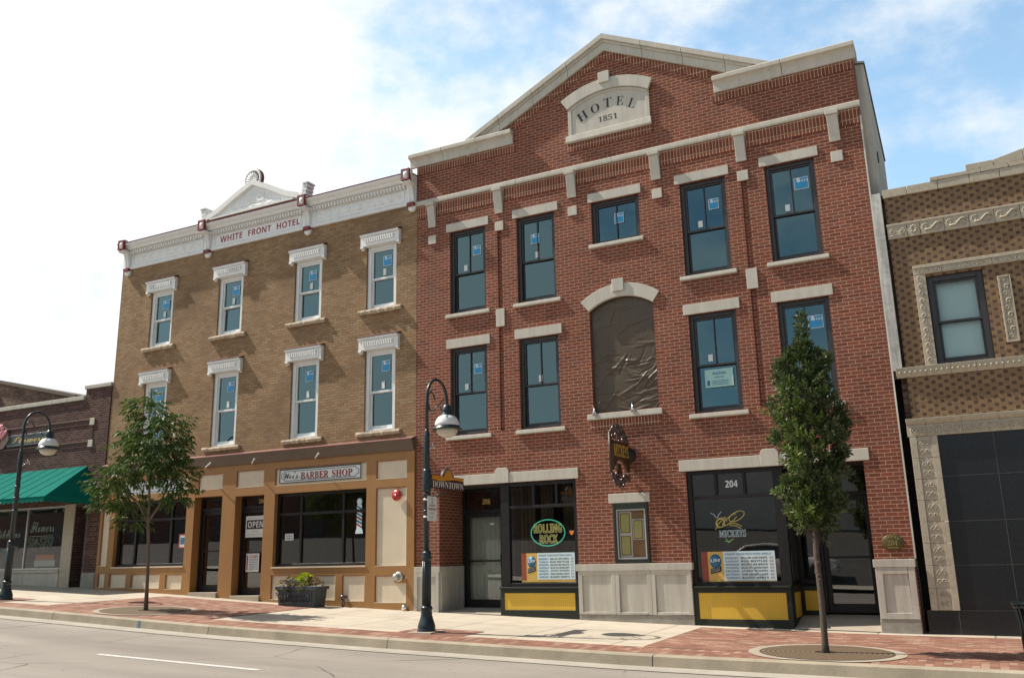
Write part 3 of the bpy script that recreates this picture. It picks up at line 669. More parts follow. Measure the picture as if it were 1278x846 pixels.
# windows -----------------------------------------------------------------
PR = random.Random(77)
def pane_mesh(xa, xb, za, zb, y, k=.007):
    a, b, c = PR.uniform(-k, k), PR.uniform(-k, k), PR.uniform(-k, k)
    return MB().quad((xa, y+a, za), (xb, y+b, za), (xb, y+b+c, zb), (xa, y+a+c, zb))
def sash_window(parent, xa, xb, za, zb, fm, gm, y=.07, muntin=True, single=False, sticker=None, tagl=None, ft=.075, notice=False, st=.04, fr=None):
    """double-hung window: outer frame > two sashes, panes, film sticker, small paper label"""
    f = MB().ring(xa+.003, xb-.003, za+.003, zb-.003, ft, y, y+.13, tb=.05).build('window', fm, parent, .004)
    zm = za+(zb-za)*.475 if not single else za+.05; a, b = xa+ft, xb-ft
    if not single:
        MB().ring(a+.002, b-.002, za+.052, zm+.02, st, y+.075, y+.115, tb=st*1.9).build('lower_sash', fm, f, .003)
        pane_mesh(a+st, b-st, za+.05+st*1.9, zm+.02-st, y+.098).build('pane', gm, f, recalc=False)
    mb = MB().ring(a+.002, b-.002, zm-.018, zb-ft-.002, st, y+.03, y+.07, tb=st*1.0)
    if muntin: mb.box((a+b)/2-.012, (a+b)/2+.012, y+.035, y+.062, zm-.018+st, zb-ft-.002-st)
    mb.build('upper_sash', fm, f, .003)
    pane_mesh(a+st, b-st, zm-.018+st, zb-ft-st, y+.062, .005).build('pane', gm, f, recalc=False)
    if sticker:
        sx, sz, sw, sh = sticker
        MB().box(sx, sx+sw, y+.046, y+.05, sz, sz+sh).build('sticker_border', 'paper', f)
        mb = MB().box(sx+.012, sx+sw-.012, y+.042, y+.0455, sz+.012, sz+sh*.62); mb.box(sx+.012, sx+sw*.2, y+.042, y+.0455, sz+sh*.62, sz+sh-.012); mb.box(sx+sw*.42, sx+sw-.012, y+.042, y+.0455, sz+sh*.8, sz+sh-.012)
        for k in range(3): mb.box(sx+sw*(.46+.17*k), sx+sw*(.54+.17*k), y+.042, y+.0455, sz+sh*.62, sz+sh*.8)
        mb.build('sticker', 'blue', f)
    if tagl: MB().box(tagl[0], tagl[0]+tagl[2], y+.046, y+.05, tagl[1], tagl[1]+tagl[3]).build('paper_label', 'paper', f)
    return f
for k, x in enumerate(W3):
    for j, (za, zb) in enumerate(((5.46, 7.46), (2.65, 4.64))):
        s = [(.08, .36), (-.17, .30)][k == 1]
        stk = (x+s[0], za+1.36, .21, .23) if not (j == 1 and k in (1, 2)) else None
        if k == 3: stk = (x+.05, za+1.42, .27, .25)
        w = sash_window(HB, x-.475, x+.475, za, zb, 'win_dark', 'glass_up', sticker=stk, tagl=(x-.16+(.09 if k == 1 else 0), za+1.02, .09, .14))
        if (j, k) == (1, 2):
            mb = MB().box(x-.26, x+.30, .135, .14, za+.50, za+.86); mb.build('notice', 'paper_teal', w)
            mb = MB(); add_text(mb, serif('BUILDING', SANSB), x-.10, .132, za+.75, .26, .05); add_text(mb, 'PERMIT', x-.06, .132, za+.68, .18, .03); mb.box(x-.22, x-.17, .131, .134, za+.54, za+.64)
            for q in range(3): mb.box(x-.12, x+.2, .131, .134, za+.55+.035*q, za+.56+.035*q)
            mb.build('notice_print', 'txt_blue', w, recalc=False)
        if (j, k) == (1, 3): MB().box(x+.02, x+.33, .135, .14, za+.55, za+.88).build('notice', 'paper_teal', w)
sash_window(HB, -6.66, -5.57, 6.50, 7.46, 'win_dark', 'glass_up', single=True, sticker=(-6.17, 6.92, .21, .23))
# plinths ------------------------------------------------------------------
def panel_ring(mb, xa, xb, za, zb, y, t): mb.ring(xa, xb, za, zb, t, y, y+.03)
mb = MB(); mb.box(-11.16, -10.525, -.035, 1.02, G0, -.29); mb.box(-11.16, -10.5, -.06, 1.02, -.2899, -.165)
mb.ring(-11.16, -10.525, -1.14, -.29, .09, -.06, -.036, tb=.06); 
mb.box(-10.524, -10.50, .02, .12, -1.14, -.29); mb.box(-10.524, -10.50, .9, 1.0, -1.14, -.29); mb.box(-10.524, -10.50, .12, .9, -.37, -.29); mb.box(-10.524, -10.50, .12, .9, -1.14, -1.06)
mb.build('plinth', 'stone2', HB, .004)
mb = MB(); mb.box(-7.255, -4.945, -.035, .05, -1.12, -.30); mb.box(-7.30, -4.91, -.075, .05, -.2999, -.17)
for a, b in ((-7.255, -6.475), (-6.472, -5.742), (-5.739, -4.945)): mb.ring(a, b, -1.12, -.30, .085, -.062, -.036, tb=.05)
mb.build('plinth', 'stone2', HB, .005)
MB().box(-7.258, -4.94, -.05, .05, G0, -1.121).build('footing', 'ftg', HB, .01)
mb = MB(); mb.box(-1.70, -1.075, -.035, 1.0, -1.15, -.30); mb.box(-1.725, -1.055, -.075, 1.0, -.2999, -.17); mb.ring(-1.70, -1.075, -1.15, -.30, .11, -.065, -.036, tb=.1); mb.build('plinth', 'stone2', HB, .005)
MB().box(-1.71, -1.07, -.055, 1.0, G0, -1.151).build('footing', 'ftg', HB, .01)
# shopfront 206 --------------------------------------------------------------
def shop_window(parent, xa, xb, za, zb, y, mull, ztr, fm='dark', t=.075, gm='glass_shop', full=()):
    f = MB().ring(xa, xb, za, zb, t, y, y+.10)
    f.box(xa+t, xb-t, y+.003, y+.097, ztr-.03, ztr+.03)
    for m in mull: f.box(m-.028, m+.028, y+.005, y+.095, ztr+.03, zb-t)
    for m in full: f.box(m-.03, m+.03, y+.005, y+.095, za+t, ztr-.03)
    o = f.build('shop_window', fm, parent, .004)
    MB().quad((xa+t, y+.05, za+t), (xb-t, y+.05, za+t), (xb-t, y+.05, ztr-.03), (xa+t, y+.05, ztr-.03)).build('pane', gm, o, recalc=False)
    MB().quad((xa+t, y+.052, ztr+.03), (xb-t, y+.052, ztr+.03), (xb-t, y+.052, zb-t), (xa+t, y+.052, zb-t)).build('pane', gm, o, recalc=False)
    return o
def side_window(parent, x, ya, yb, za, zb, ztr):
    f = MB()
    for a, b in ((ya, ya+.07), (yb-.07, yb)): f.box(x-.03, x+.03, a, b, za, zb)
    for a, b in ((za, za+.07), (ztr-.03, ztr+.03), (zb-.07, zb)): f.box(x-.029, x+.029, ya+.07, yb-.07, a, b)
    o = f.build('shop_window', 'dark', parent, .004)
    MB().quad((x, ya+.07, za+.07), (x, yb-.07, za+.07), (x, yb-.07, zb-.07), (x, ya+.07, zb-.07)).build('pane', 'glass_shop', o, recalc=False)
    return o
shop_window(HB, -9.02, -7.262, -.60, 1.538, .04, (-8.26, -7.73), 1.02)
MB().box(-9.03, -8.83, .035, .145, -.60, 1.536).build('corner_post', 'dark', HB, .004)
side_window(HB, -9.0, .15, 1.0, -.60, 1.535, 1.02)
def bulkhead(parent, xa, xb, y, zb=-.64, panel=(.09, .08, .09, .10), x_side=None, d=1.0):
    zf_ = min(gz(xa, 0), gz(xb, 0))-.1; zb0 = -1.165 if xa < -8 else -1.30
    b = MB().box(xa, xb, y+.03, y+.09, zf_, zb); b.ring(xa, xb, zf_, zb, panel[0], y-.002, y+.029, tb=zb0+.11-zf_+ (0.0), tt=panel[1])
    b.box(xa-.01, xb+.008, y-.04, y+.15, zb+.001, zb+.04)
    o = b.build('bulkhead', 'green_black', parent, .004)
    MB().box(xa+panel[0]+.002, xb-panel[0]-.002, y+.012, y+.029, zb0+.112, zb-panel[1]-.002).build('panel', 'ybead', o)
    return o
bulkhead(HB, -9.04, -7.264, -.015)
mb = MB().box(-9.03, -8.97, .095, 1.0, -1.3, -.64); mb.build('bulkhead_side', 'green_black', HB)
def shop_door(parent, xa, xb, y, z0, ztr, z1, number=None, curtain=None, hx=None, bar=True, gm='glass_shop', tm='dark'):
    f = MB(); f.box(xa, xa+.06, y, y+.1, z0, z1); f.box(xb-.06, xb, y, y+.1, z0, z1); f.box(xa+.06, xb-.06, y, y+.1, z1-.06, z1); f.box(xa+.06, xb-.06, y, y+.1, ztr-.04, ztr+.04)
    o = f.build('door', tm, parent, .004)
    MB().ring(xa+.065, xb-.065, z0+.01, ztr-.045, .085, y+.02, y+.07, tb=.16).build('leaf', tm, o, .004)
    MB().quad((xa+.15, y+.045, z0+.17), (xb-.15, y+.045, z0+.17), (xb-.15, y+.045, ztr-.13), (xa+.15, y+.045, ztr-.13)).build('pane', gm, o, recalc=False)
    MB().quad((xa+.06, y+.05, ztr+.04), (xb-.06, y+.05, ztr+.04), (xb-.06, y+.05, z1-.06), (xa+.06, y+.05, z1-.06)).build('transom_pane', gm, o, recalc=False)
    if bar:
        mb = MB(); zc = z0+1.0; mb.box(xa+.15, xb-.15, y-.005, y+.018, zc-.02, zc+.02); mb.build('push_bar', 'alum' if tm == 'alum' else tm, o)
        hx_ = xb-.11; MB().tube([(hx_, y+.02, zc-.14), (hx_, y-.045, zc-.14), (hx_, y-.045, zc+.14), (hx_, y+.02, zc+.14)], .012, 6).build('handle', 'alum' if tm == 'alum' else 'dark', o)
    if number:
        nx, nz, nw, nh, nm = number[1:]
        mb = MB(); add_text(mb, serif(number[0], SANSB), nx, y+.044, nz, nw, nh); mb.build('number', nm, o, recalc=False)
    if curtain:
        mb = MB(); n = 40; w = xb-xa-.2
        vs = [(xa+.1+w*i/n, y+.16+.018*math.sin(i*1.3)+.008*math.sin(i*2.9), z) for z in (z0+.1, ztr-.1) for i in range(n+1)]
        mb.add(vs, [(i, i+1, n+2+i, n+1+i) for i in range(n)], True); mb.build('curtain', curtain, o, recalc=False)
    return o
shop_door(HB, -10.535, -9.42, 1.0, -1.07, 1.02, 1.53, ('206', -10.03, 1.18, .20, .12, 'txt_gold'), 'sheer')
mb = MB().box(-9.42, -9.03, 1.0, 1.1, -1.3, 1.53); mb.build('door_post', 'dark', HB)
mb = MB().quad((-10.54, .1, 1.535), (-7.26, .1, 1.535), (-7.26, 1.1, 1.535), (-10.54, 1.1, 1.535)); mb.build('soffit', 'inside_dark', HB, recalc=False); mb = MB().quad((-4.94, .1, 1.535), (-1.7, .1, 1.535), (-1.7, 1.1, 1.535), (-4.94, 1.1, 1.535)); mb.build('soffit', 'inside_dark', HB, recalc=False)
mb = MB(); n = 60                                         # brown drapes at the back of the window
for xa, xb in ((-8.93, -8.55), (-8.42, -8.12), (-7.9, -7.62), (-7.5, -7.3)):
    mb = MB(); vs = [(xa+(xb-xa)*i/20, .75+.03*math.sin(i*1.25), z) for z in (-.6, 1.5) for i in range(21)]
    mb.add(vs, [(i, i+1, 22+i, 21+i) for i in range(20)], True); mb.build('drape', 'curtain', HB, recalc=False)
# shopfront 204 --------------------------------------------------------------
shop_window(HB, -4.93, -3.24, -.60, 1.538, .04, (-4.385, -3.845), 1.03)
MB().box(-3.27, -3.13, .035, .175, -.60, 1.536).build('corner_post', 'dark', HB, .004)
side_window(HB, -3.17, .18, .94, -.60, 1.535, 1.03)
bulkhead(HB, -4.938, -3.15, -.015)
b = MB().box(-3.2, -3.155, .1, .93, -1.5, -.64); b.box(-3.154, -3.13, .1, .19, -1.5, -.64); b.box(-3.154, -3.13, .84, .93, -1.5, -.64); b.box(-3.154, -3.13, .19, .84, -.73, -.64); b.box(-3.154, -3.13, .19, .84, -1.5, -1.17); b.box(-3.2, -3.10, .14, .93, -.639, -.60)
o = b.build('bulkhead', 'green_black', HB, .004); MB().box(-3.154, -3.142, .192, .838, -1.168, -.732).build('panel', 'ybead', o)
b = MB().box(-3.155, -2.74, .97, 1.03, -1.4, -.64); b.ring(-3.155, -2.74, -1.3, -.64, .07, .94, .969, tb=.22, tt=.08); o = b.build('bulkhead', 'green_black', HB, .004); MB().box(-3.083, -2.812, .955, .969, -1.078, -.722).build('panel', 'ybead', o)
shop_window(HB, -3.15, -2.74, -.60, 1.53, .97, (), 1.03)
shop_door(HB, -2.735, -1.72, .97, -1.13, 1.03, 1.53)
mb = MB(); add_text(mb, serif('204', SANSB), -4.21, .088, 1.20, .235, .13); mb.build('number', 'txt_white', HB, recalc=False)
for x0, x1, za, zb in ((-10.54, -9.03, -1.075, -1.06), (-3.15, -1.7, -1.13, -1.12)):
    mb = MB(); xs = [x0+(x1-x0)*i/4 for i in range(5)]
    for (ya, yb) in ((-.02, .6), (.6, 1.5)):
        za_ = lambda x, y: gz(x, 0)+.012+((za-gz(x, 0))*min(1, max(0, y)/.9))
        for i in range(4): mb.quad((xs[i], ya, za_(xs[i], ya)), (xs[i+1], ya, za_(xs[i+1], ya)), (xs[i+1], yb, za_(xs[i+1], yb)), (xs[i], yb, za_(xs[i], yb)))
    struct(mb.build('entry_ramp', 'ringc', None, recalc=False, local=(0, 0, 0)))
# bar shelves dimly seen inside
mb = MB()
for z in (-.2, .3, .8): mb.box(-4.9, -2.0, 4.2, 4.58, z, z+.04)
for k in range(26): mb.lathe((-4.8+k*.105, 4.4, -.16 + .5*(k % 3)), [(.03, 0), (.03, .16), (.012, .2), (.012, .27)], 8)
mb.build('bar_shelf', 'curtain', HB)
# grey side wall, flashing and peeling board at the right corner
mb = MB(); mb.add([(-1.15, .42, 3), (-.9, .42, 3), (-.9, 4.0, 3), (-1.15, 4.0, 3), (-1.15, .42, 9.42), (-.9, .42, 9.36), (-.9, 4.0, 8.72), (-1.15, 4.0, 8.72)], [(0, 1, 5, 4), (1, 2, 6, 5), (2, 3, 7, 6), (4, 5, 6, 7), (3, 0, 4, 7)])
mb.build('side_wall', 'render_grey', HB)
mb = MB(); mb.add([(-1.17, .38, 9.425), (-.875, .38, 9.37), (-.875, 4.03, 8.73), (-1.17, 4.03, 8.73), (-1.17, .38, 9.47), (-.875, .38, 9.41), (-.875, 4.03, 8.77), (-1.17, 4.03, 8.77)], [(0, 1, 5, 4), (1, 2, 6, 5), (2, 3, 7, 6), (4, 5, 6, 7), (3, 0, 4, 7)]); mb.build('side_coping', 'plank', HB)
MB().box(-.899, -.88, 1.2, 1.32, 7.6, 7.8).build('scupper', 'soot', HB)
MB().box(-1.059, -1.032, -.006, .03, -.16, 8.1).build('flashing', 'render_grey', HB)
MB().box(-1.03, -.875, -.01, .10, 3.08, 6.45).build('weathered_board', 'plank', HB)

# ------------------------------------------------------------------ tan brick hotel (white cornice, two shops)
def tan_warp(p):
    k = .03/17; x = p[0]*.98023/(1+k*p[0]); d = .03*(-11.2-x)
    return (x, p[1]+d, p[2]*(17+d)/17)
WARP = tan_warp
TH = thing('tan_brick_hotel', 'three storey tan brick building with a white metal cornice above an ochre shopfront', 'hotel', (-16.3, 0, -.95))
TX = [-19.70, -17.11, -14.46, -12.19]
ops = [(x-.44, x+.44, 5.90, 7.54) for x in TX] + [(x-.44, x+.44, 2.93, 4.90) for x in TX]
mb = wall(MB(), -21.42, -11.165, 2.3, 9.0, ops, 0, .25); mb.quad((-21.42, 0, 2), (-21.42, .5, 2), (-21.42, .5, 9), (-21.42, 0, 9)); mb.build('wall', 'tan', TH, recalc=False)
mb = MB(); mb.box(-21.4, -21.1, .5, 19, G0, 8.6); mb.box(-21.4, -11.2, 18.6, 19, G0, 8.6); mb.build('rear_wall', 'oldbrick', TH)
MB().box(-21.4, -11.2, .1, 19, 8.6, 8.75).build('roof', 'roof', TH)
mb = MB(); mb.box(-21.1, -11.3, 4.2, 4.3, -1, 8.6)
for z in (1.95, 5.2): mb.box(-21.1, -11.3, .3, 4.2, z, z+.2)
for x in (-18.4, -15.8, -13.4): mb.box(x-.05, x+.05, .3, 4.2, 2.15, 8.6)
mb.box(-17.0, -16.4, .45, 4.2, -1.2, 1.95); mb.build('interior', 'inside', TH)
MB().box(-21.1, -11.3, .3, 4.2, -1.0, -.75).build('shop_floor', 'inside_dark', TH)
def comb(mb, xa, xb, zt, zm, zb, pitch, duty, y0, y1, lean=0):
    n = int((xb-xa)/pitch); st = (xb-xa)/n; pts = [(xb, zt), (xa, zt)]
    for i in range(n): a = xa+st*i; pts += [(a, zm), (a+lean, zb), (a+st*duty+lean, zb), (a+st*duty, zm)]
    pts.append((xb, zm)); return mb.prism(pts, y0, y1)
for k, x in enumerate(TX):
    for j, (za, zb) in enumerate(((5.90, 7.50), (2.93, 4.87))):
        zm = za+(zb-za)*.475
        sash_window(TH, x-.44, x+.44, za, zb+.03, 'white', 'glass_up', y=.05, muntin=False, sticker=(x-.05+.04*(k % 2), zb-.52, .24, .26), tagl=(x-.01, zm+.09, .09, .17), ft=.10, st=.045)
        h = MB(); z0 = zb+.01
        h.prof([(.05, z0), (-.10, z0), (-.10, z0+.235), (-.145, z0+.25), (-.15, z0+.30), (.0, z0+.31)], x-.57, x+.57)
        for s in (-1, 1): h.box(x+s*.53-.045, x+s*.53+.045, -.108, -.002, z0-.045, z0-.002); h.prof([(0, z0-.075), (-.04, z0-.07), (-.06, z0-.046), (0, z0-.046)], x+s*.535-.04, x+s*.535+.04)
        o = h.build('window_hood', 'white', TH, .006)
        comb(MB(), x-.43, x+.43, z0+.20, z0+.175, z0+.085, .066, .5, -.135, -.099, .02).build('dentils', 'white2', o)
        MB().prof([(-.001, z0+.36), (-.155, z0+.302), (-.158, z0+.318), (-.001, z0+.375)], x-.59, x+.59).build('tin_cap', 'redtin', o)
        s = MB(); n = 16; vs = []
        rr = random.Random(k*7+j)
        for i in range(n+1):
            xx = x-.625+1.25*i/n; a, b_ = rr.uniform(-.02, .02), rr.uniform(-.012, .012)
            vs += [(xx, .08, za-.125), (xx, -.075+a, za-.12+b_), (xx, -.095+a, za-.06), (xx, -.07+a*.5, za-.012+b_*.4), (xx, .08, za-.003)]
        s.add(vs, [(i*5+q, (i+1)*5+q, (i+1)*5+q+1, i*5+q+1) for i in range(n) for q in range(4)] + [(0, 1, 2, 3, 4), tuple(n*5+q for q in range(5))]); s.build('window_sill', 'rock', TH)
# cornice
c = MB(); c.prof([(0, 8.36), (-.075, 8.36), (-.09, 8.38), (-.09, 8.43), (-.06, 8.45), (-.055, 8.80), (-.09, 8.82), (-.10, 8.87), (-.14, 8.90), (-.27, 8.915), (-.30, 8.94), (-.31, 8.97), (-.37, 9.0), (-.42, 9.04), (-.43, 9.075), (.2, 9.10), (.2, 8.36)], -21.36, -11.17)
c.v = [(x_, y_*.74 if y_ < 0 else y_, z_) for x_, y_, z_ in c.v]
CO = c.build('cornice', 'white', TH)
for a, b in ((-21.02, -18.12), (-17.85, -14.62), (-14.35, -11.40)): comb(MB(), a, b, 8.89, 8.875, 8.80, .095, .5, -.15, -.07).build('dentils', 'white2', CO)
MB().prof([(-.325, 9.076), (-.33, 9.10), (.2, 9.135), (.2, 9.105)], -21.38, -11.16).build('tin_cap', 'crimson', CO)
def relief(mb, xa, xb, za, zb, y, seed, sc=6.5, amp=.035, nx=120, nz=14):
    vs = []
    for j in range(nz+1):
        for i in range(nx+1):
            x = xa+(xb-xa)*i/nx; z = za+(zb-za)*j/nz; e = min(i, nx-i, j*2, (nz-j)*2)/3
            u = (x-xa)/.32; h = max(0, math.sin(u*6.28+3*math.sin((z-za)/(zb-za)*3.1)))*.6+max(0, mnoise.noise(Vector((x*sc, z*sc*1.4, seed))))*1.1
            vs.append((x, y-amp*h*min(1, e), z))
    mb.add(vs, [(j*(nx+1)+i, j*(nx+1)+i+1, (j+1)*(nx+1)+i+1, (j+1)*(nx+1)+i) for j in range(nz) for i in range(nx)], True)
t = MB()
for a, b in ((-20.95, -18.2), (-14.25, -11.5)):
    relief(t, a+.1, b-.1, 8.54, 8.70, -.044, a); t.ring(a, b, 8.46, 8.79, .018, -.055, -.042)
t.ring(-17.75, -14.72, 8.46, 8.79, .018, -.055, -.042); t.build('frieze_ornament', 'white2', CO, recalc=False)
mb = MB(); add_text(mb, serif('WHITE', SANSB), -17.56, -.0475, 8.535, .80, .175, off=-.004); add_text(mb, serif('FRONT', SANSB), -16.55, -.0475, 8.535, .80, .175, off=-.004); add_text(mb, serif('HOTEL', SANSB), -15.55, -.0475, 8.535, .78, .175, off=-.004)
mb.build('lettering', 'txt_red', CO, recalc=False)
for q in (-21.15, -17.98, -14.48, -11.27):
    k = MB(); k.prof([(-.05, 8.30), (-.10, 8.30), (-.12, 8.40), (-.15, 8.6), (-.24, 8.8), (-.44, 8.83), (-.44, 8.90), (-.05, 8.9)], q-.085, q+.085)
    for s in (-.045, .045): k.prof([(-.10, 8.42), (-.135, 8.42), (-.168, 8.6), (-.255, 8.78), (-.1, 8.78)], q+s-.02, q+s+.02)
    k.box(q-.125, q+.125, -.47, -.05, 8.83, 8.875); k.lathe((q, -.0, 8.275), [(0, .12), (.075, .12), (.105, .10), (.105, .0)], 20, 'y')
    k.lathe((q, -.30, 9.10), [(.0, .14), (.13, .14), (.13, .0)], 20, 'y')
    k.v = [(x_, y_*.74, z_) for x_, y_, z_ in k.v]
    o = k.build('corbel', 'white', CO, .005)
    MB().ring(q-.115, q+.115, 8.88, 9.17, .04, -.39, -.30).build('red_trim', 'crimson', o); MB().box(q-.095, q+.095, -.15, -.04, 8.30, 8.385).build('red_trim', 'crimson', o)
    k = MB().box(q-.075, q+.075, -.37, -.30, 8.92, 9.13); k.add([(q-.07, -.3705, 8.93), (q+.07, -.3705, 8.93), (q+.07, -.3705, 9.12), (q-.07, -.3705, 9.12), (q, -.405, 9.025)], [(0, 1, 4), (1, 2, 4), (2, 3, 4), (3, 0, 4)]); k.build('boss', 'white2', o)
# pediment over the name
P = MB(); P.prism([(-17.75, 9.13), (-14.72, 9.13), (-14.72, 9.19), (-16.24, 9.86), (-17.75, 9.19)], -.26, -.1)
PD = P.build('pediment', 'white', CO)
P = MB()
for s in (-1, 1): P.prism([(-16.235+s*1.6, 9.14), (-16.235+s*1.45, 9.155), (-16.235, 9.67), (-16.235, 9.86)] if 0 else [(-16.235, 9.86), (-16.235, 10.0), (-16.235+s*.55, 9.76), (-16.235+s*1.2, 9.43), (-16.235+s*1.62, 9.29), (-16.235+s*1.62, 9.14), (-16.235+s*1.2, 9.28), (-16.235+s*.55, 9.61)], -.34, -.08)
P.prof([(-.36, 9.13), (-.36, 9.165), (-.26, 9.18), (-.1, 9.18), (-.1, 9.13)], -17.7, -14.77)
P.build('moulding', 'white2', PD)
t = MB(); relief(t, -17.2, -15.27, 9.22, 9.30, -.265, 3.3, 5, .02, 70, 8); relief(t, -16.65, -15.82, 9.33, 9.60, -.265, 4.3, 6, .022, 40, 10); t.build('ornament', 'white2', PD, recalc=False)
P = MB(); cx_, cz_ = -16.36, 10.10
P.lathe((cx_, -.12, cz_), [(0, .05), (.225, .05), (.245, .075), (.30, .075), (.30, -.05), (0, -.05)], 32, 'y')
for k in range(11):
    a = R(200-k*22); P.tube([(cx_+.03*math.cos(a), -.175, cz_-.06+.03*math.sin(a)), (cx_+.20*math.cos(a), -.185, cz_-.02+.20*math.sin(a))], [.01, .028], 6)
sh = P.build('scallop', 'white', PD)
MB().lathe((cx_, -.12, cz_), [(.305, .05), (.315, .05), (.315, -.05), (.305, -.05), (.305, .05)], 32, 'y').build('rim', 'crimson', sh)
for q, s in ((-17.93, -1), (-14.44, 1)):
    P = MB()
    for i in range(3): P.box(q-.085+s*.02*i, q+.085+s*.02*i, -.34, -.06, 9.19+.1*i, 9.27+.1*i); P.box(q-.06, q+.06, -.31, -.08, 9.26+.1*i, 9.291+.1*i)
    P.box(q-.1+s*.05, q+.1+s*.05, -.36, -.04, 9.49, 9.53); P.build('scroll_block', 'white', PD, .006)
# ground floor: one ochre joinery front with cream panels
ZP = [(2.22, 1.82), (1.60, -.14), (-.32, -.90)]
pan = [(-15.24, -12.49, 1.80, 2.23), (-12.21, -11.37, 1.79, 2.22), (-12.21, -11.37, -.14, 1.60), (-12.21, -11.37, -.93, -.34), (-17.80, -16.97, 1.83, 2.23), (-16.50, -15.60, 1.82, 2.25), (-20.78, -18.17, 1.83, 2.21),
       (-15.24, -14.60, -.87, -.30), (-14.42, -13.31, -.88, -.31), (-13.12, -12.49, -.90, -.32), (-21.32, -21.03, -.02, 1.67), (-21.32, -21.05, -.57, -.19), (-20.86, -20.23, -.58, -.21), (-20.03, -18.98, -.60, -.23), (-18.77, -18.19, -.62, -.25)]
shopops = [(-20.80, -18.17, -.04, 1.66, .12), (-15.22, -12.48, -.11, 1.62, .12), (-17.90, -16.945, G0, 1.66, .26), (-16.50, -15.56, G0, 1.62, .26)]
mb = wall(MB(), -21.42, -11.168, G0, 2.42, [p+(.045,) for p in pan]+shopops, -.05, .05); mb.quad((-11.168, -.05, G0), (-11.168, 0, G0), (-11.168, 0, 2.42), (-11.168, -.05, 2.42)); mb.quad((-21.42, -.05, G0), (-21.42, .3, G0), (-21.42, .3, 2.42), (-21.42, -.05, 2.42))
SF = mb.build('shopfront', 'ochre', TH, recalc=False)
for p in pan:
    PNL = MB().box(p[0]+.001, p[1]-.001, -.012, .0, p[2]+.001, p[3]-.001).build('panel', 'cream', TH)
    mb = MB(); m2 = MB()
    mb.box(p[0]+.0015, p[0]+.016, -.046, -.013, p[2]+.016, p[3]-.0015); mb.box(p[0]+.016, p[1]-.0015, -.046, -.013, p[3]-.016, p[3]-.0015)
    m2.box(p[0]+.0015, p[1]-.0015, -.052, -.013, p[2]+.0015, p[2]+.016); m2.box(p[1]-.016, p[1]-.0015, -.046, -.013, p[2]+.016, p[3]-.017)  # pale lower and right strips: sunlight on the trim put into the colour
    mb.build('moulding', 'ochre_red', PNL); m2.build('bead', 'cream', PNL)
MB().prof([(0, 2.40), (-.08, 2.40), (-.10, 2.43), (-.14, 2.56), (-.17, 2.61), (-.17, 2.64), (0, 2.66)], -21.45, -11.17).build('shop_cornice', 'brownroof', TH)
MB().prof([(0, 2.70), (-.18, 2.642), (-.182, 2.662), (0, 2.725)], -21.46, -11.169).build('tin_flashing', 'redtin', TH)
shop_window(TH, -20.795, -18.175, -.035, 1.655, .06, (-20.12, -18.81), 1.16, full=(-20.12, -18.81), t=.06)
shop_window(TH, -15.215, -12.485, -.105, 1.615, .06, (-14.48, -13.22), 1.12, full=(-14.48, -13.22), t=.06)
MB().box(-20.82, -18.15, -.075, .02, -.075, -.04).build('window_ledge', 'cream', TH); MB().box(-15.24, -12.46, -.075, .02, -.145, -.11).build('window_ledge', 'cream', TH)
for a, b, zz, num, nx in ((-17.895, -16.95, 1.65, '210', -17.22), (-16.495, -15.565, 1.61, '208', -15.98)):
    zd = gz(a, 0)+.10
    shop_door(TH, a, b, .18, zd, 1.34, zz, (num, nx, 1.44, .19, .10, 'txt_gold'), None, bar=True)
    MB().box(a-.002, b+.002, -.10, .45, zd-.4, zd-.002).build('door_step', 'ringc', TH, .008)
WARP = None

# ------------------------------------------------------------------ flower shop on the left
def fl(p): return (p[0]*1.0117, p[1]+.3, p[2]*1.0117)
WARP = fl
FS = thing('flower_shop', 'single storey maroon brick shop with a stone coping and a green awning', 'shop', (-25, 0, -.6))
ops = [(-27.6, -23.1, -.08, 1.70, .12), (-22.64, -22.12, -1.2, 1.64, .5)]
mb = wall(MB(), -34, -21.6, -1.3, 4.70, ops, 0, .2); mb.quad((-22.67, 0, 4.70), (-21.6, 0, 4.70), (-21.6, 0, 5.0), (-22.67, 0, 5.0)); mb.quad((-21.6, 0, -1), (-21.6, .4, -1), (-21.6, .4, 5), (-21.6, 0, 5)); mb.build('wall', 'maroon', FS, recalc=False)
MB().box(-34, -22.69, -.05, .3, 4.70, 4.82).build('coping', 'stone2', FS, .01); MB().box(-22.70, -21.58, -.05, .3, 5.0, 5.11).build('coping', 'stone2', FS, .01)
MB().box(-34, -21.62, .02, .3, 4.3, 4.69).build('parapet_back', 'oldbrick', FS)
MB().box(-34, -21.62, .3, 14, 4.2, 4.35).build('roof', 'roof', FS)

for b_ in ((-34, -22.38, 3.93, 4.08), (-34, -22.38, 3.31, 3.45), (-22.33, -22.22, 3.50, 3.92)): MB().box(b_[0], b_[1], -.014, -.001, b_[2], b_[3]).build('soldier_course', 'maroonv', FS)

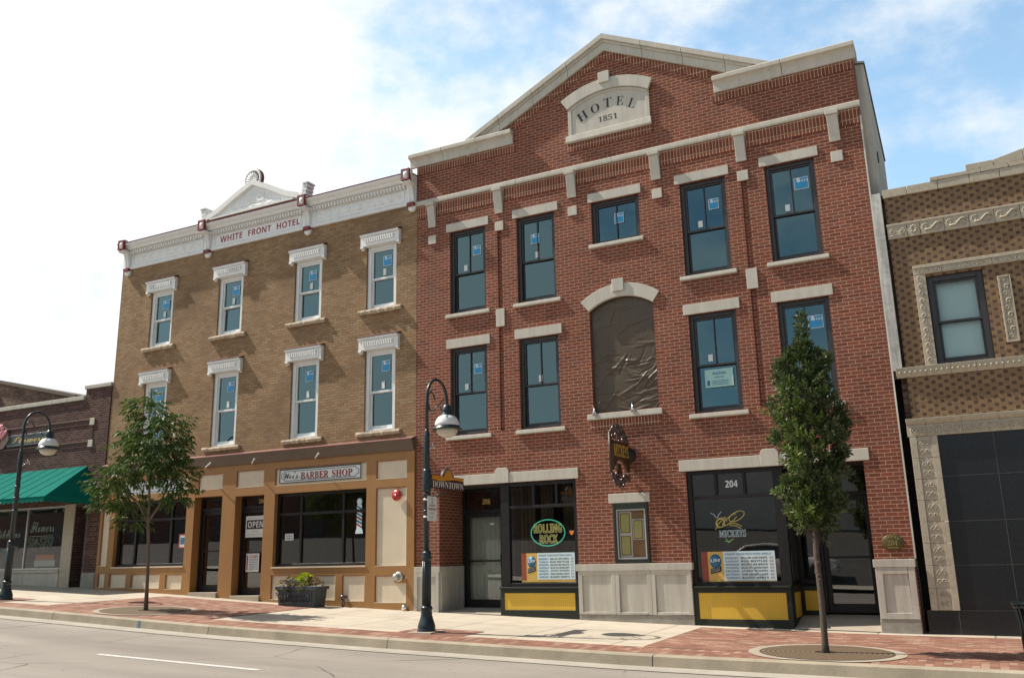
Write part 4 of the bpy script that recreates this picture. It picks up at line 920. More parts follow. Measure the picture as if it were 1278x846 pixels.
for z in (4.085, 3.455): MB().box(-34, -22.385, -.03, 0, z, z+.03).build('drip_course', 'drip', FS)
for z in (3.93, 3.30): MB().box(-22.375, -22.18, -.03, 0, z, z+.20).build('stone_block', 'stone', FS, .006)
mb = MB(); mb.box(-22.14, -21.58, -.05, .4, -1.2, -.17); mb.build('pier_base', 'ftg', FS, .02)
mb = MB(); mb.box(-29, -23.1, -.03, .1, -1.2, -.16); mb.box(-29, -23.08, -.07, .1, -.159, -.08); mb.build('bulkhead', 'stone2', FS, .006)
MB().box(-23.09, -22.65, -.02, .45, -1.2, 1.72).build('pillar', 'terra', FS, .01)
f = MB().ring(-27.6, -23.1, -.075, 1.69, .05, .03, .09); f.box(-24.79, -24.74, .032, .088, -.03, 1.64); f.box(-26.4, -26.35, .032, .088, -.03, 1.64); o = f.build('shop_window', 'alum', FS)
MB().quad((-27.55, .06, -.03), (-23.15, .06, -.03), (-23.15, .06, 1.64), (-27.55, .06, 1.64)).build('pane', 'glass_shop', o, recalc=False)
shop_door(FS, -22.64, -22.125, .35, -.56, 1.2, 1.63, tm='alum')
MB().box(-22.64, -22.12, -.02, .6, -1.2, -.562).build('door_step', 'ftg', FS)
mb = MB(); mb.box(-34, -22.0, 3.0, 3.1, -1, 4.2); mb.box(-34, -22, .3, 3, 2.0, 2.1); mb.build('interior', 'inside', FS)
mb = MB()
for k, x in enumerate((-26.2, -25.2, -24.1, -23.75)): mb.lathe((x, .5, 1.56), [(.0, .1), (.06, .1), (.09, .0), (0, 0)], 12)
mb.build('spotlamp', 'alum', FS)
mb = MB(); rr = random.Random(5)
for k in range(60):
    x, y, z = rr.uniform(-27, -23.3), rr.uniform(.5, 1.6), rr.uniform(-.3, 1.2); r = rr.uniform(.05, .16)
    mb.lathe((x, y, z), [(0, r), (r*.8, r*.5), (r, 0), (r*.7, -r*.6), (0, -r)], 7)
mb.build('flower_display', 'plant_rust', FS)
WARP = None
# awning
AW = thing('shop_awning', 'teal green canvas awning sloping over the flower shop window', 'awning', (-25, -.4, 1.8))
mb = MB(); n = 18; xs = [-30+8.03*i/n for i in range(n+1)]
sag = lambda x: .0
T, Fz, Bk = (-22.57, .28, 2.79), (-21.97, -1.4, 1.82), (-21.99, .28, 1.80)
mb.quad((-30.5, .28, 2.79), T, Fz, (-30.5, -1.4, 1.82)); mb.add([T, Bk, Fz], [(0, 1, 2)])
def scallop(mb, p, q, nsc, h=.14):
    p, q = Vector(p), Vector(q); vs = []; m = nsc*6
    for i in range(m+1):
        c = p.lerp(q, i/m); d = h-.045*(1-abs(math.sin(math.pi*i/6))); vs += [c, c-Vector((0, 0, d))]
    mb.add(vs, [(2*i, 2*i+2, 2*i+3, 2*i+1) for i in range(m)])
scallop(mb, (-30.5, -1.402, 1.82), (-21.97, -1.402, 1.82), 44); scallop(mb, (-21.968, -1.4, 1.82), (-21.988, .28, 1.80), 9)
o = mb.build('canopy', 'awning', AW, recalc=False)
mb = MB()
for x in [-30+.52*i for i in range(15)]: mb.tube([(x, .27, 2.797), (x, -1.4, 1.827)], .006, 5)
mb.tube([(-30.5, -1.405, 1.822), (-21.967, -1.405, 1.822), (-21.985, .28, 1.80)], .008, 5); mb.build('seam', 'awning', AW)
mb = MB(); add_text(mb, serif('Flower', SCRIPT), -24.55, -1.41, 1.70, .80, .10, slant=.1); mb.build('lettering', 'txt_white', AW, recalc=False)
mb = MB(); mb.tube([(-30.4, -1.38, 1.80), (-22.0, -1.38, 1.80), (-22.02, .25, 1.78)], .014, 6); mb.build('frame', 'alum', AW)

# ------------------------------------------------------------------ patterned brick building on the right
DB = thing('patterned_brick_building', 'two storey tan and brown patterned brick building with terracotta trim and black granite base', 'building', (1.5, .05, -1.4))
y0 = .05
mb = wall(MB(), -.82, 8, 1.90, 6.36, [(-.30, .60, 3.12, 4.74), (2.9, 3.8, 3.12, 4.74)], y0, .22); mb.build('wall', 'flem', DB, recalc=False)
mb = MB(); mb.box(-.93, -.80, .20, .5, 2.0, 6.3); mb.build('recessed_edge', 'oldbrick', DB)
mb = MB(); mb.box(-.90, 8, .5, 18, 1.8, 6.1); mb.build('rear_wall', 'oldbrick', DB)
mb = MB(); rr = random.Random(3)
def crow(xs, z0, zt, y): 
    for a, b in zip(xs[:-1], xs[1:]): mb.prism([(a+.003, z0), (b-.003, z0), (b-.003, zt(b)), (a+.003, zt(a))], y-rr.uniform(0, .006), .5)
crow([-.84, -.42, .10, .62, 1.10, 1.6, 2.1, 2.6, 3.1, 3.6, 8], 6.34, lambda x: 6.50, y0-.05)
crow([-.02, .38, .82, 1.25, 1.7, 2.2, 2.7, 8], 6.503, lambda x: 6.575, y0-.06)
crow([.58, 1.03, 1.5, 2.0, 2.5, 3.1, 3.7, 4.2, 4.7, 5.2, 5.7, 6.2], 6.578, lambda x: 6.69+max(0, min(x-1.03, 5.77-x, 2.2))*.22, y0-.055)
mb.build('coping', 'terra', DB, .006)
def spiral(cx, cz_, r, turns, a0, sgn, n=26): return [(cx+r*(1-i/n*.85)*math.cos(a0+sgn*turns*2*math.pi*i/n), cz_+r*(1-i/n*.85)*math.sin(a0+sgn*turns*2*math.pi*i/n)) for i in range(n+1)]
def orn(mb, pts, y, r): mb.tube([(x, y, z) for x, z in pts], r, 6)
fr = MB(); edges = [-.835, -.50, -.285, .115, .515, .915, 1.315, 1.715, 2.115, 8]
for a, b in zip(edges[:-1], edges[1:]): fr.box(a+.003, b-.003, y0-.04, y0+.01, 5.53, 5.80)
fr.box(-.84, 8, y0-.055, y0+.01, 5.775, 5.815)
FR = fr.build('frieze', 'terra', DB, .005)
o_ = MB(); yy = y0-.045
for s in (0, 1): orn(o_, spiral(-.74+.15*s, 5.655, .055, 1.4, 1.57, 1-2*s), yy, .011)
orn(o_, [(-.80, 5.58), (-.67, 5.60), (-.54, 5.58)], yy, .01)
for k in range(8):
    a = k*math.pi/4; o_.lathe((-.39+.045*math.cos(a), yy, 5.665+.06*math.sin(a)), [(0, .015), (.02, .008), (.026, 0), (0, -.01)], 7, 'y')
for i in range(8):
    x = -.20+.4*i
    orn(o_, spiral(x, 5.665, .06, 1.3, 0.6, 1), yy, .012); orn(o_, [(x-.01, 5.605), (x+.09, 5.61), (x+.14, 5.66), (x+.19, 5.71), (x+.27, 5.705)], yy-.008, .019); orn(o_, spiral(x+.25, 5.66, .05, 1.1, 1.57, -1), yy, .012)
    orn(o_, [(x+.06, 5.60), (x+.16, 5.585), (x+.26, 5.60)], yy, .010)
o_.build('scrollwork', 'terra', FR)
s = MB()
for a, b in ((-.495, -.03), (-.03, .37), (.37, .77), (.77, 1.17), (1.17, 1.57), (1.57, 1.97), (1.97, 2.4), (2.4, 5)): s.box(a+.002, b-.002, y0-.035, y0+.02, 4.785, 4.955)
for a, b in ((3.12, 3.55), (3.55, 3.98), (3.98, 4.40), (4.40, 4.783)): s.box(-.495, -.305, y0-.035, y0+.02, a+.002, b-.002)
s.box(-.497, 5, y0-.055, y0-.036, 4.90, 4.957)
SR = s.build('window_surround', 'terra', DB, .005)
o_ = MB()
for i in range(12): orn(o_, spiral(-.40, 3.22+.135*i, .05, 1.2, 1.57 if i % 2 else -1.57, 1 if i % 2 else -1), y0-.04, .010)
for i in range(26): orn(o_, spiral(-.38+.11*i, 4.845, .04, 1.2, 0, 1 if i % 2 else -1), y0-.04, .009)
o_.build('scrollwork', 'terra', SR)
w = sash_window(DB, -.295, .595, 3.125, 4.735, 'win_dark', 'glass_clear', y=.10, muntin=False, ft=.09)
MB().box(-.21, .52, .26, .262, 3.2, 4.70).build('roller_blind', 'blind', w)
w = sash_window(DB, 2.905, 3.795, 3.125, 4.735, 'win_dark', 'glass_clear', y=.10, muntin=False, ft=.09)
MB().box(2.99, 3.72, .26, .262, 3.2, 4.70).build('roller_blind', 'blind', w)
p = MB(); p.ring(.81, 1.01, 3.38, 4.56, .03, y0-.05, y0-.022, tb=.03); p.box(.812, 1.008, y0-.021, y0+.01, 3.382, 4.558); PN = p.build('ornament_panel', 'terra', DB, .004)
o_ = MB(); 
for i in range(9):
    z = 3.48+.125*i; orn(o_, spiral(.91+(.02 if i % 2 else -.02), z, .045, 1.2, 0.5 if i % 2 else 3.6, 1 if i % 2 else -1), y0-.035, .013)
o_.build('scrollwork', 'terra', PN)
p = MB()
for a, b in ((-.985, -.5), (-.5, -.1), (-.1, .3), (.3, .7), (.7, 1.1), (1.1, 1.5), (1.5, 2), (2, 8)): p.prof([(y0+.02, 2.945), (y0-.03, 2.945), (y0-.06, 3.0), (y0-.08, 3.08), (y0-.09, 3.118), (y0+.02, 3.12)], a+.002, b-.002)
SC_ = p.build('sill_course', 'terra', DB, .004)
o_ = MB()
for i in range(34): o_.lathe((-.92+.085*i, y0-.055, 3.03), [(0, .035), (.016, .03), (.026, .015), (.028, 0)], 8, 'y')
o_.build('beading', 'terra', SC_)
p = MB()
for a, b in ((-.93, -.62), (-.62, -.05), (-.05, .52), (.52, 1.09), (1.09, 1.7), (1.7, 8)):
    p.box(a+.002, b-.002, y0-.04, y0+.02, 1.895, 2.10); p.prof([(y0+.02, 2.101), (y0-.05, 2.101), (y0-.10, 2.15), (y0-.11, 2.20), (y0+.02, 2.205)], a+.002, b-.002)
LC = p.build('lower_course', 'terra', DB, .004)
o_ = MB()
for i in range(18):
    x = -.80+.165*i
    for r in (.066, .034): o_.tube([(x+r*math.cos(t*math.pi/8), y0-.045, 2.0+r*math.sin(t*math.pi/8)) for t in range(17)], .014, 6, False)
    o_.tube([(x+.07, y0-.043, 1.95), (x+.083, y0-.047, 2.0), (x+.07, y0-.043, 2.05)], .009, 5)
o_.build('rings', 'terra', LC)
p = MB(); zz = [-1.01, -.65, -.28, .08, .44, .80, 1.16, 1.52, 1.893]
for a, b in zip(zz[:-1], zz[1:]):
    p.box(-.90, -.79, y0-.04, y0+.02, a+.002, b-.002); p.box(-.788, -.572, y0-.022, y0+.02, a+.002, b-.002); p.box(-.57, -.462, y0-.04, y0+.02, a+.002, b-.002)
PL = p.build('pilaster', 'terra', DB, .004)
o_ = MB(); rr = random.Random(8)
for a, b in zip(zz[:-1], zz[1:]):
    for k in (-1, 1): orn(o_, spiral(-.68+.045*k, (a+b)/2+.07, .042, 1.2, 1.57, k), y0-.028, .009); orn(o_, spiral(-.68+.045*k, (a+b)/2-.07, .042, 1.2, -1.57, -k), y0-.028, .009)
o_.build('scrollwork', 'terra', PL)
MB().box(-.462, 8, y0+.004, y0+.3, -1.0, 1.899).build('granite_facing', 'granite', DB)
MB().box(-.97, 8, y0-.02, y0+.3, G0, -1.003).build('granite_base', 'granite', DB)
j = MB()
for z in (1.19, .435, -.285): j.box(-.458, 8, y0+.0015, y0+.0038, z-.004, z+.004)
for x in (.39, 1.25, 2.1): j.box(x-.004, x+.004, y0+.0012, y0+.0038, -1.0, 1.89)
j.box(-.458, 8, y0-.0235, y0-.0205, -1.012, -1.006)
for x in (-.49, .9): j.box(x-.004, x+.004, y0-.0235, y0-.0205, -1.55, -1.012)
j.build('granite_joint', 'granite_joint', DB)
mb = MB(); mb.box(-1.05, -.905, .5, .55, G0, 6.3); mb.build('gap_infill', 'soot', DB)  # dark sheet: the shade between the two buildings is put into its colour
mb = MB(); mb.box(-.98, -.6, .28, .9, 6.42, 6.50); mb.box(-1.02, -.93, .2, .45, 6.30, 6.43); mb.build('gutter_outlet', 'black', DB)
# ------------------------------------------------------------------ older building behind the flower shop
OB = thing('rear_brick_building', 'old brick building with a sloping brown roof edge behind the flower shop', 'building', (-40, 6, 0))
top = [(-31.0, 6.45), (-36.2, 7.62), (-52, 10.0)]
mb = MB(); mb.prism([(-52, 0), (-31.0, 0)]+top, 6.0, 20); mb.build('wall', 'oldbrick', OB)
mb = MB(); mb.strip([(x, z+.12) for x, z in top], [(x, z-.02) for x, z in top], 5.9, 20.1); mb.build('roof_edge', 'brownroof', OB)
MB().box(-37.4, -36.0, 5.86, 5.99, 5.0, 7.2).build('white_panel', 'white2', OB)
#==PART3==
# ------------------------------------------------------------------ signs and fittings on the tan building
WARP = tan_warp
SB = thing('shop_sign', "white barber shop sign with red letters and scrolled black border above the right window", 'sign', (-13.87, -.03, 1.85))
MB().box(-15.10, -12.645, -.045, -.012, 1.855, 2.195).build('board', 'paper', SB, .004)
mb = MB().ring(-15.10, -12.645, 1.855, 2.195, .022, -.051, -.046)
xa, xb, za, zb = -15.04, -12.705, 1.905, 2.145
mb.box(xa+.1, xb-.1, -.051, -.046, zb-.012, zb); mb.box(xa+.1, xb-.1, -.051, -.046, za, za+.012); mb.box(xa, xa+.012, -.051, -.046, za+.07, zb-.07); mb.box(xb-.012, xb, -.051, -.046, za+.07, zb-.07)
for sx, x in ((1, xa), (-1, xb)):
    for sz, z in ((1, za), (-1, zb)):
        mb.tube([(x+sx*.1*math.cos(t*math.pi/16), -.049, z+sz*.07*math.sin(t*math.pi/16)) for t in range(9)], .006, 4)
mb.build('border', 'txt', SB)
mb = MB(); add_text(mb, serif("Wes's", SCRIPT), -14.98, -.047, 1.945, .46, .17, rot=.06, off=.006); mb.tube([(-14.62, -.048, 1.945), (-14.5, -.048, 1.975), (-14.40, -.048, 2.0)], .005, 4); mb.build('script', 'txt', SB, recalc=False)
mb = MB(); add_text(mb, serif('BARBER'), -14.44, -.047, 1.935, .84, .165); add_text(mb, serif('SHOP'), -13.50, -.047, 1.935, .60, .165); mb.build('lettering', 'txt_red', SB, recalc=False)
mb = MB(); add_text(mb, serif('BARBER'), -14.432, -.0462, 1.927, .84, .165); add_text(mb, serif('SHOP'), -13.492, -.0462, 1.927, .60, .165); mb.build('letter_shadow', 'txt', SB, recalc=False)
S2 = thing('shop_sign', 'white shop sign with a blue border half hidden behind the young tree', 'sign', (-19.5, -.03, 1.85))
MB().box(-20.35, -18.42, -.04, -.012, 1.86, 2.18).build('board', 'paper', S2, .004)
mb = MB().ring(-20.33, -18.44, 1.88, 2.16, .014, -.046, -.041); mb.build('border', 'txt_blue', S2)
mb = MB(); add_text(mb, serif('VITALITY'), -20.1, -.042, 1.95, 1.35, .14) if 0 else add_text(mb, serif('GIFTS'), -20.1, -.042, 1.95, .9, .15); mb.build('lettering', 'txt', S2, recalc=False)
mb = MB().lathe((-11.62, -.055, 1.41), [(.12, -.0), (.125, .03), (.115, .06), (.03, .075), (0, .075)], 24, 'y')
AL = tag(mb.build('alarm_bell', 'alarm'), 'round red alarm bell on the tall cream panel of the ochre shopfront', 'alarm bell')
MB().lathe((-11.62, -.13, 1.41), [(.022, 0), (.022, .012), (0, .014)], 12, 'y').build('hub', 'chrome', AL)
mt = thing('meter', 'round silver pipe connection on a square ochre plate low on the cream panel', 'utility fitting', (-11.55, -.05, -.5))
MB().box(-11.68, -11.36, -.06, -.012, -.50, -.40).build('plate', 'ochre', mt)
mb = MB().lathe((-11.55, -.05, -.37), [(.105, -.03), (.11, .03), (.10, .05), (.075, .055)], 20, 'y'); mb.lathe((-11.58, -.10, -.37), [(.07, 0), (.07, .07), (.06, .09), (0, .095)], 18, 'y'); mb.build('cap', 'alum', mt)
mb = MB().tube([(-13.02, 0, -.80), (-13.02, -.09, -.80), (-13.02, -.12, -.84), (-13.02, -.12, -1.09)], .035, 10); mb.lathe((-13.02, -.13, -.80), [(.05, 0), (.05, .05), (0, .06)], 10, 'y'); tag(mb.build('standpipe', 'iron'), 'short dark bent pipe rising from the pavement beside the planter', 'pipe')
mb = MB().tube([(-11.36, .02, -1.02), (-11.36, -.10, -1.02)], .03, 10); mb.lathe((-11.36, -.12, -1.02), [(.06, 0), (.065, .03), (.045, .06), (0, .07)], 14, 'y'); tag(mb.build('hose_valve', 'chrome'), 'small chrome valve cap near the pavement at the end of the ochre front', 'valve')
for x, lab in ((-17.55, 'thin white lamp bracket above the cream panel over door 210'), (-15.98, 'thin white lamp bracket above the cream panel over door 208'), (-13.98, 'thin white lamp bracket above the barber sign'), (-19.75, 'thin white lamp bracket behind the tree crown, left one'), (-19.05, 'thin white lamp bracket behind the tree crown, right one')):
    w = .26 if x < -17 else .17
    mb = MB().tube([(x, -.04, 2.40), (x+.05, -.14, 2.40), (x+.05+w*.6, -.22, 2.44), (x+.05+w, -.24, 2.48)], .014, 6); mb.lathe((x+.05+w, -.24, 2.48), [(0, -.02), (.025, 0), (.02, .02), (0, .025)], 8)
    tag(mb.build('sign_lamp', 'white2'), lab, 'sign lamp', 'lamp brackets under the brown shop cornice')
# barber pole film, notices
bp = thing('window_decal', 'red white and blue barber pole decal on the right barber shop pane', 'window decal', (-12.78, .08, .6))
yb = .095
mb = MB().lathe((-12.775, yb, 1.335), [(.075, 0), (.075, .004), (0, .004)], 18, 'y'); mb.box(-12.84, -12.71, yb-.004, yb, 1.235, 1.265); mb.prism([(-12.86, 1.20), (-12.69, 1.20), (-12.73, 1.235), (-12.82, 1.235)], yb-.004, yb); mb.prism([(-12.885, .60), (-12.665, .60), (-12.69, .70), (-12.86, .70)], yb-.004, yb); mb.box(-12.85, -12.70, yb-.003, yb, .70, 1.20); mb.build('pole', 'poster_sky', bp)
for m, off in (('txt_red', 0), ('txt_blue', .1)):
    mb = MB()
    for k in range(3):
        z = .72+.165*k+off*.8; mb.add([(-12.85, yb-.0045, z+.075), (-12.70, yb-.0045, z), (-12.70, yb-.0045, z+.045), (-12.85, yb-.0045, z+.12)], [(0, 1, 2, 3)])
    mb.build('stripe', m, bp, recalc=False)
nb = thing('door_notice', 'white notice reading OPEN in a black bar on the door of number 208', 'notice', (-16, .2, .7))
yd = .175
mb = MB().box(-16.325, -15.70, yd-.003, yd, .61, 1.13); mb.build('sheet', 'paper', nb)
mb = MB().box(-16.29, -15.72, yd-.006, yd-.0035, .81, 1.03); mb.build('bar', 'txt', nb)
mb = MB(); add_text(mb, serif('OPEN', SANSB), -16.25, yd-.008, .845, .50, .15, off=-.01); mb.build('lettering', 'txt_white', nb, recalc=False)
mb = MB(); add_text(mb, 'WE ARE STILL', -16.25, yd-.004, 1.06, .48, .04); add_text(mb, 'DURING', -16.1, yd-.004, .735, .22, .04); add_text(mb, 'CONSTRUCTION', -16.25, yd-.004, .655, .48, .045); mb.build('small_print', 'txt_grey', nb, recalc=False)
nb = thing('door_notice', 'smaller white sheet of opening hours low on the door of number 208', 'notice', (-16, .2, -.2))
MB().box(-16.26, -15.84, yd-.003, yd, -.22, .22).build('sheet', 'paper', nb, .003)
mb = MB().box(-16.24, -16.20, yd-.006, yd-.0035, -.18, .18); add_text(mb, serif('CLOSED', SANSB), -16.15, yd-.005, .11, .27, .07); mb.build('heading', 'txt_red', nb, recalc=False)
mb = MB()
for k, t in enumerate(('HOURS', 'TUES 9-6', 'WED 9-6', 'THUR 9-6', 'FRI 9-6')): add_text(mb, serif(t, SANSB), -16.15, yd-.005, .05-.055*k, .27, .036)
mb.build('lines', 'txt_blue', nb, recalc=False)
nb = thing('window_notice', 'small white card in the left pane of the barber shop window', 'notice', (-14.85, .1, .5)); MB().box(-14.98, -14.72, .098, .104, .50, .66).build('sheet', 'paper', nb)
mb = MB(); add_text(mb, serif('PLEASE', SANSB), -14.94, .097, .59, .18, .035); add_text(mb, serif('COME IN', SANSB), -14.94, .097, .53, .18, .035); mb.build('lettering', 'txt', nb, recalc=False)
nb = thing('window_notice', 'red bordered sign at the right end of the shop window behind the tree', 'notice', (-18.35, .1, .5)); MB().box(-18.53, -18.27, .098, .104, .40, .76).build('sheet', 'paper', nb)
MB().ring(-18.53, -18.27, .40, .76, .03, .092, .0975).build('border', 'txt_red', nb); MB().box(-18.47, -18.32, .092, .0975, .50, .67).build('picture', 'txt_blue', nb)
WARP = None

# ------------------------------------------------------------------ planter
def clump(mb, c, rad, n, size, rr, asp=.45, up=.4, flat=1.0):
    for _ in range(n):
        d = Vector((rr.gauss(0, 1), rr.gauss(0, 1), rr.gauss(0, 1)*flat)).normalized()
        p = Vector(c)+Vector((d.x*rad[0], d.y*rad[1], d.z*rad[2]))*rr.uniform(.45, 1)**.6
        leaf(mb, p, (d+Vector((0, 0, up))).normalized(), size*rr.uniform(.7, 1.3), asp, rr)
def leaf(mb, p, d, ln, asp, rr, droop=.25):
    s = d.cross(Vector((rr.uniform(-1, 1), rr.uniform(-1, 1), rr.uniform(-1, 1))))
    if s.length < 1e-3: return
    s.normalize(); nrm = s.cross(d); w = ln*asp*.5
    a = p; m = p+d*ln*.45; e = p+d*ln-Vector((0, 0, droop*ln))
    mb.add([a, m+s*w+nrm*w*.35, e, m-s*w+nrm*w*.35], [(0, 1, 2), (0, 2, 3)])
px, py = -13.98, -.40; pz = gz(px, py)
PLN = thing('planter_box', 'dark slate rectangular planter with a lattice front standing against the ochre shopfront', 'planter', (px, py, pz))
mb = MB(); h = .42; w0, w1 = .50, .55
mb.add([(px-w0, py-.2, pz-.06), (px+w0, py-.2, pz-.06), (px+w0, py+.2, pz-.06), (px-w0, py+.2, pz-.06), (px-w1, py-.23, pz+h), (px+w1, py-.23, pz+h), (px+w1, py+.23, pz+h), (px-w1, py+.23, pz+h)], [(0, 1, 5, 4), (1, 2, 6, 5), (2, 3, 7, 6), (3, 0, 4, 7), (0, 3, 2, 1)])
mb.build('tub', 'planter', PLN, .012, seg=2)
mb = MB().ring(px-.58, px+.58, pz+h-.055, pz+h+.025, .04, py-.26, py-.222); mb.box(px-.58, px-.53, py-.22, py+.26, pz+h-.05, pz+h+.02); mb.box(px+.53, px+.58, py-.22, py+.26, pz+h-.05, pz+h+.02); mb.box(px-.53, px+.53, py+.22, py+.26, pz+h-.05, pz+h+.02); mb.build('rim', 'planter', PLN, .006)
mb = MB()
for k in range(9):
    for s in (-1, 1):
        x = px-.38+.095*k; mb.tube([(x-s*.05, py-.222, pz+.10), (x+s*.05, py-.228, pz+.26)], .009, 4)
mb.ring(px-.46, px+.46, pz+.07, pz+.30, .025, py-.235, py-.205); mb.build('lattice', 'planter', PLN)
MB().box(px-.52, px+.52, py-.215, py+.215, pz+h-.05, pz+h-.02).build('soil', 'soil', PLN)
rr = random.Random(21)
def plant(name, lab, mat, blobs, n, size, asp=.45, up=.4):
    mb = MB()
    for c, r in blobs: clump(mb, c, r, n, size, rr, asp, up)
    o = mb.build(name, mat, None, recalc=False); return tag(o, lab, 'plant', 'plants in the slate planter')
T = pz+h
plant('sweet_potato_vine', 'lime green leafy plant standing tallest in the middle of the planter', 'plant_lime', [((px+.02, py, T+.14), (.20, .14, .12)), ((px+.12, py-.04, T+.20), (.13, .1, .08))], 110, .085, .75, .5)
plant('trailing_plant', 'dusty purple plant trailing over the front left of the planter', 'plant_purple', [((px-.22, py-.18, T+.04), (.22, .12, .11)), ((px-.33, py-.25, T-.13), (.20, .07, .12)), ((px-.12, py-.2, T+.09), (.14, .1, .08))], 130, .06, .5, .1)
plant('flowering_plant', 'olive and brown plant at the left end of the planter', 'plant_olive', [((px-.50, py-.02, T+.06), (.13, .16, .10)), ((px-.38, py+.05, T+.14), (.12, .1, .09))], 110, .05, .5)
plant('flowering_plant', 'yellow olive mound hanging over the front of the planter right of centre', 'plant_olive', [((px+.19, py-.20, T+.02), (.15, .11, .11))], 150, .05, .5)
plant('flowering_plant', 'rusty brown flowering plant at the right end of the planter', 'plant_rust', [((px+.43, py-.05, T+.06), (.17, .17, .09)), ((px+.33, py, T+.13), (.1, .1, .08))], 120, .055, .45)

# ------------------------------------------------------------------ things on the red hotel
ms = thing('menu_case', 'dark framed glass menu case with cork back and four framed sheets on the brick pier', 'menu case', (-6.1, 0, -.16))
MB().ring(-6.466, -5.744, -.166, .996, .055, -.03, .06, tb=.08, tt=.12).build('frame', 'green_black', ms, .005)
MB().box(-6.41, -5.80, .045, .06, -.085, .875).build('backboard', 'cork', ms)
MB().ring(-6.410, -5.80, -.085, .875, .03, -.012, .012).build('inner_frame', 'txt_grey', ms)
mb = MB().box(-6.37, -6.11, .038, .044, -.05, .83); mb.box(-6.09, -5.86, .036, .044, .28, .68); mb.build('backing_sheet', 'paper', ms)
for xa, xb, za, zb in ((-6.345, -6.14, .42, .80), (-6.345, -6.14, -.01, .36), (-6.07, -5.88, .30, .66)):
    f = MB().box(xa, xb, .030, .037, za, zb).build('menu_sheet', 'cork', ms); MB().box(xa+.02, xb-.02, .027, .0295, za+.02, zb-.02).build('page', 'menu_yellow', f)
    mb = MB(); q = random.Random(int(za*100)+5)
    for k in range(11): w = q.uniform(.05, .13); mb.box((xa+xb)/2-w/2, (xa+xb)/2+w/2, .025, .0265, zb-.06-.025*k, zb-.054-.025*k)
    mb.build('print', 'txt_grey', f)
MB().quad((-6.38, 0, -.055), (-5.83, 0, -.055), (-5.83, 0, .845), (-6.38, 0, .845)).build('glass', 'glass_clear', ms, recalc=False)

bs = thing('blade_sign', 'gilt and wrought iron projecting sign hanging on the brick above the menu case', 'hanging sign', (-6.08, 0, 1.6))
XB = -6.08
def yzprism(mb, poly, x0, x1): return mb.prof(poly, x0, x1)
mb = MB(); top = [( -1.02+.05*i, 2.02-.0*i) for i in range(1)]
arch = [(-.98+.82*i/14, 1.60+.0+.18*math.sin(math.pi*i/14)) for i in range(15)]
yzprism(mb, [(-.98, 2.12), (-.08, 2.10)]+[(y, z) for y, z in reversed([(-.98+.90*i/14, 1.58+.24*math.sin(math.pi*(i/14))) for i in range(15)])], XB-.04, XB+.04); mb.build('board', 'brownsign', bs)
mb = MB(); add_text(mb, serif('MICKEYS', SANSB), XB+.0455, -.94, 1.84, .80, .245, off=.012, face='right')
for (y, h) in ((-.90, .16), (-.27, .18)): pass
mb.build('lettering', 'iron_gold', bs, recalc=False)
mb = MB(); add_text(mb, serif('MICKEYS'), XB+.046, 0, 0, .74, .25, face='right') if 0 else None
mb = MB(); 
mb.box(XB+.0415, XB+.0445, -.95, -.13, 1.835, 2.09)
mb.build('name_field', 'black', bs)
mb = MB(); mb.tube([(XB, -1.03, 1.50), (XB, -1.03, 2.30)], .03, 8); mb.tube([(XB, -1.0, 2.135), (XB, -.04, 2.115)], .028, 8); mb.tube([(XB+.01, -.98+.86*i/14, 1.60+.22*math.sin(math.pi*(i/14))) for i in range(15)], .03, 8); mb.build('frame', 'brownsign', bs)
mb = MB(); rr = random.Random(4)
def yzspiral(c, r, t, a0, s, n=22): return [(XB, c[0]+r*(1-i/n*.85)*math.cos(a0+s*t*2*math.pi*i/n), c[1]+r*(1-i/n*.85)*math.sin(a0+s*t*2*math.pi*i/n)) for i in range(n+1)]
for y, z, r in ((-.97, 2.27, .09), (-.80, 2.35, .11), (-.60, 2.40, .10), (-.42, 2.36, .11), (-.22, 2.29, .10), (-.08, 2.20, .07), (-.12, 1.46, .08), (-.58, 2.24, .08), (-.30, 2.2, .07), (-.94, 1.44, .08), (-.78, 1.40, .09), (-.60, 1.35, .10), (-.44, 1.38, .09), (-.28, 1.44, .08), (-.7, 1.50, .05), (-.5, 1.50, .05)):
    mb.tube(yzspiral((y, z), r*1.2, 1.3, rr.uniform(0, 6), rr.choice((-1, 1))), .024, 6)
    mb.lathe((XB, y, z), [(0, -.045), (.045, 0), (0, .045)], 8)
mb.tube([(XB, -1.03, 2.30), (XB, -.62, 2.50), (XB, -.1, 2.2)], .012, 6); mb.tube([(XB, -1.03, 1.48), (XB, -.6, 1.25), (XB, -.2, 1.5)], .012, 6)
mb.build('scrollwork', 'iron', bs)
mb = MB().box(XB-.02, XB+.02, -.70, -.52, 1.52, 1.72); mb.box(XB-.03, XB+.03, -.72, -.50, 1.60, 1.625); mb.build('lantern', 'brownsign', bs)
mb = MB().lathe((XB, -.03, 1.93), [(.15, -.03), (.15, .03), (.08, .07), (.04, .1)], 18, 'y'); mb.tube([(XB, -.05, 1.93), (XB, -.22, 1.93)], .03, 8); mb.build('wall_mount', 'black', bs)

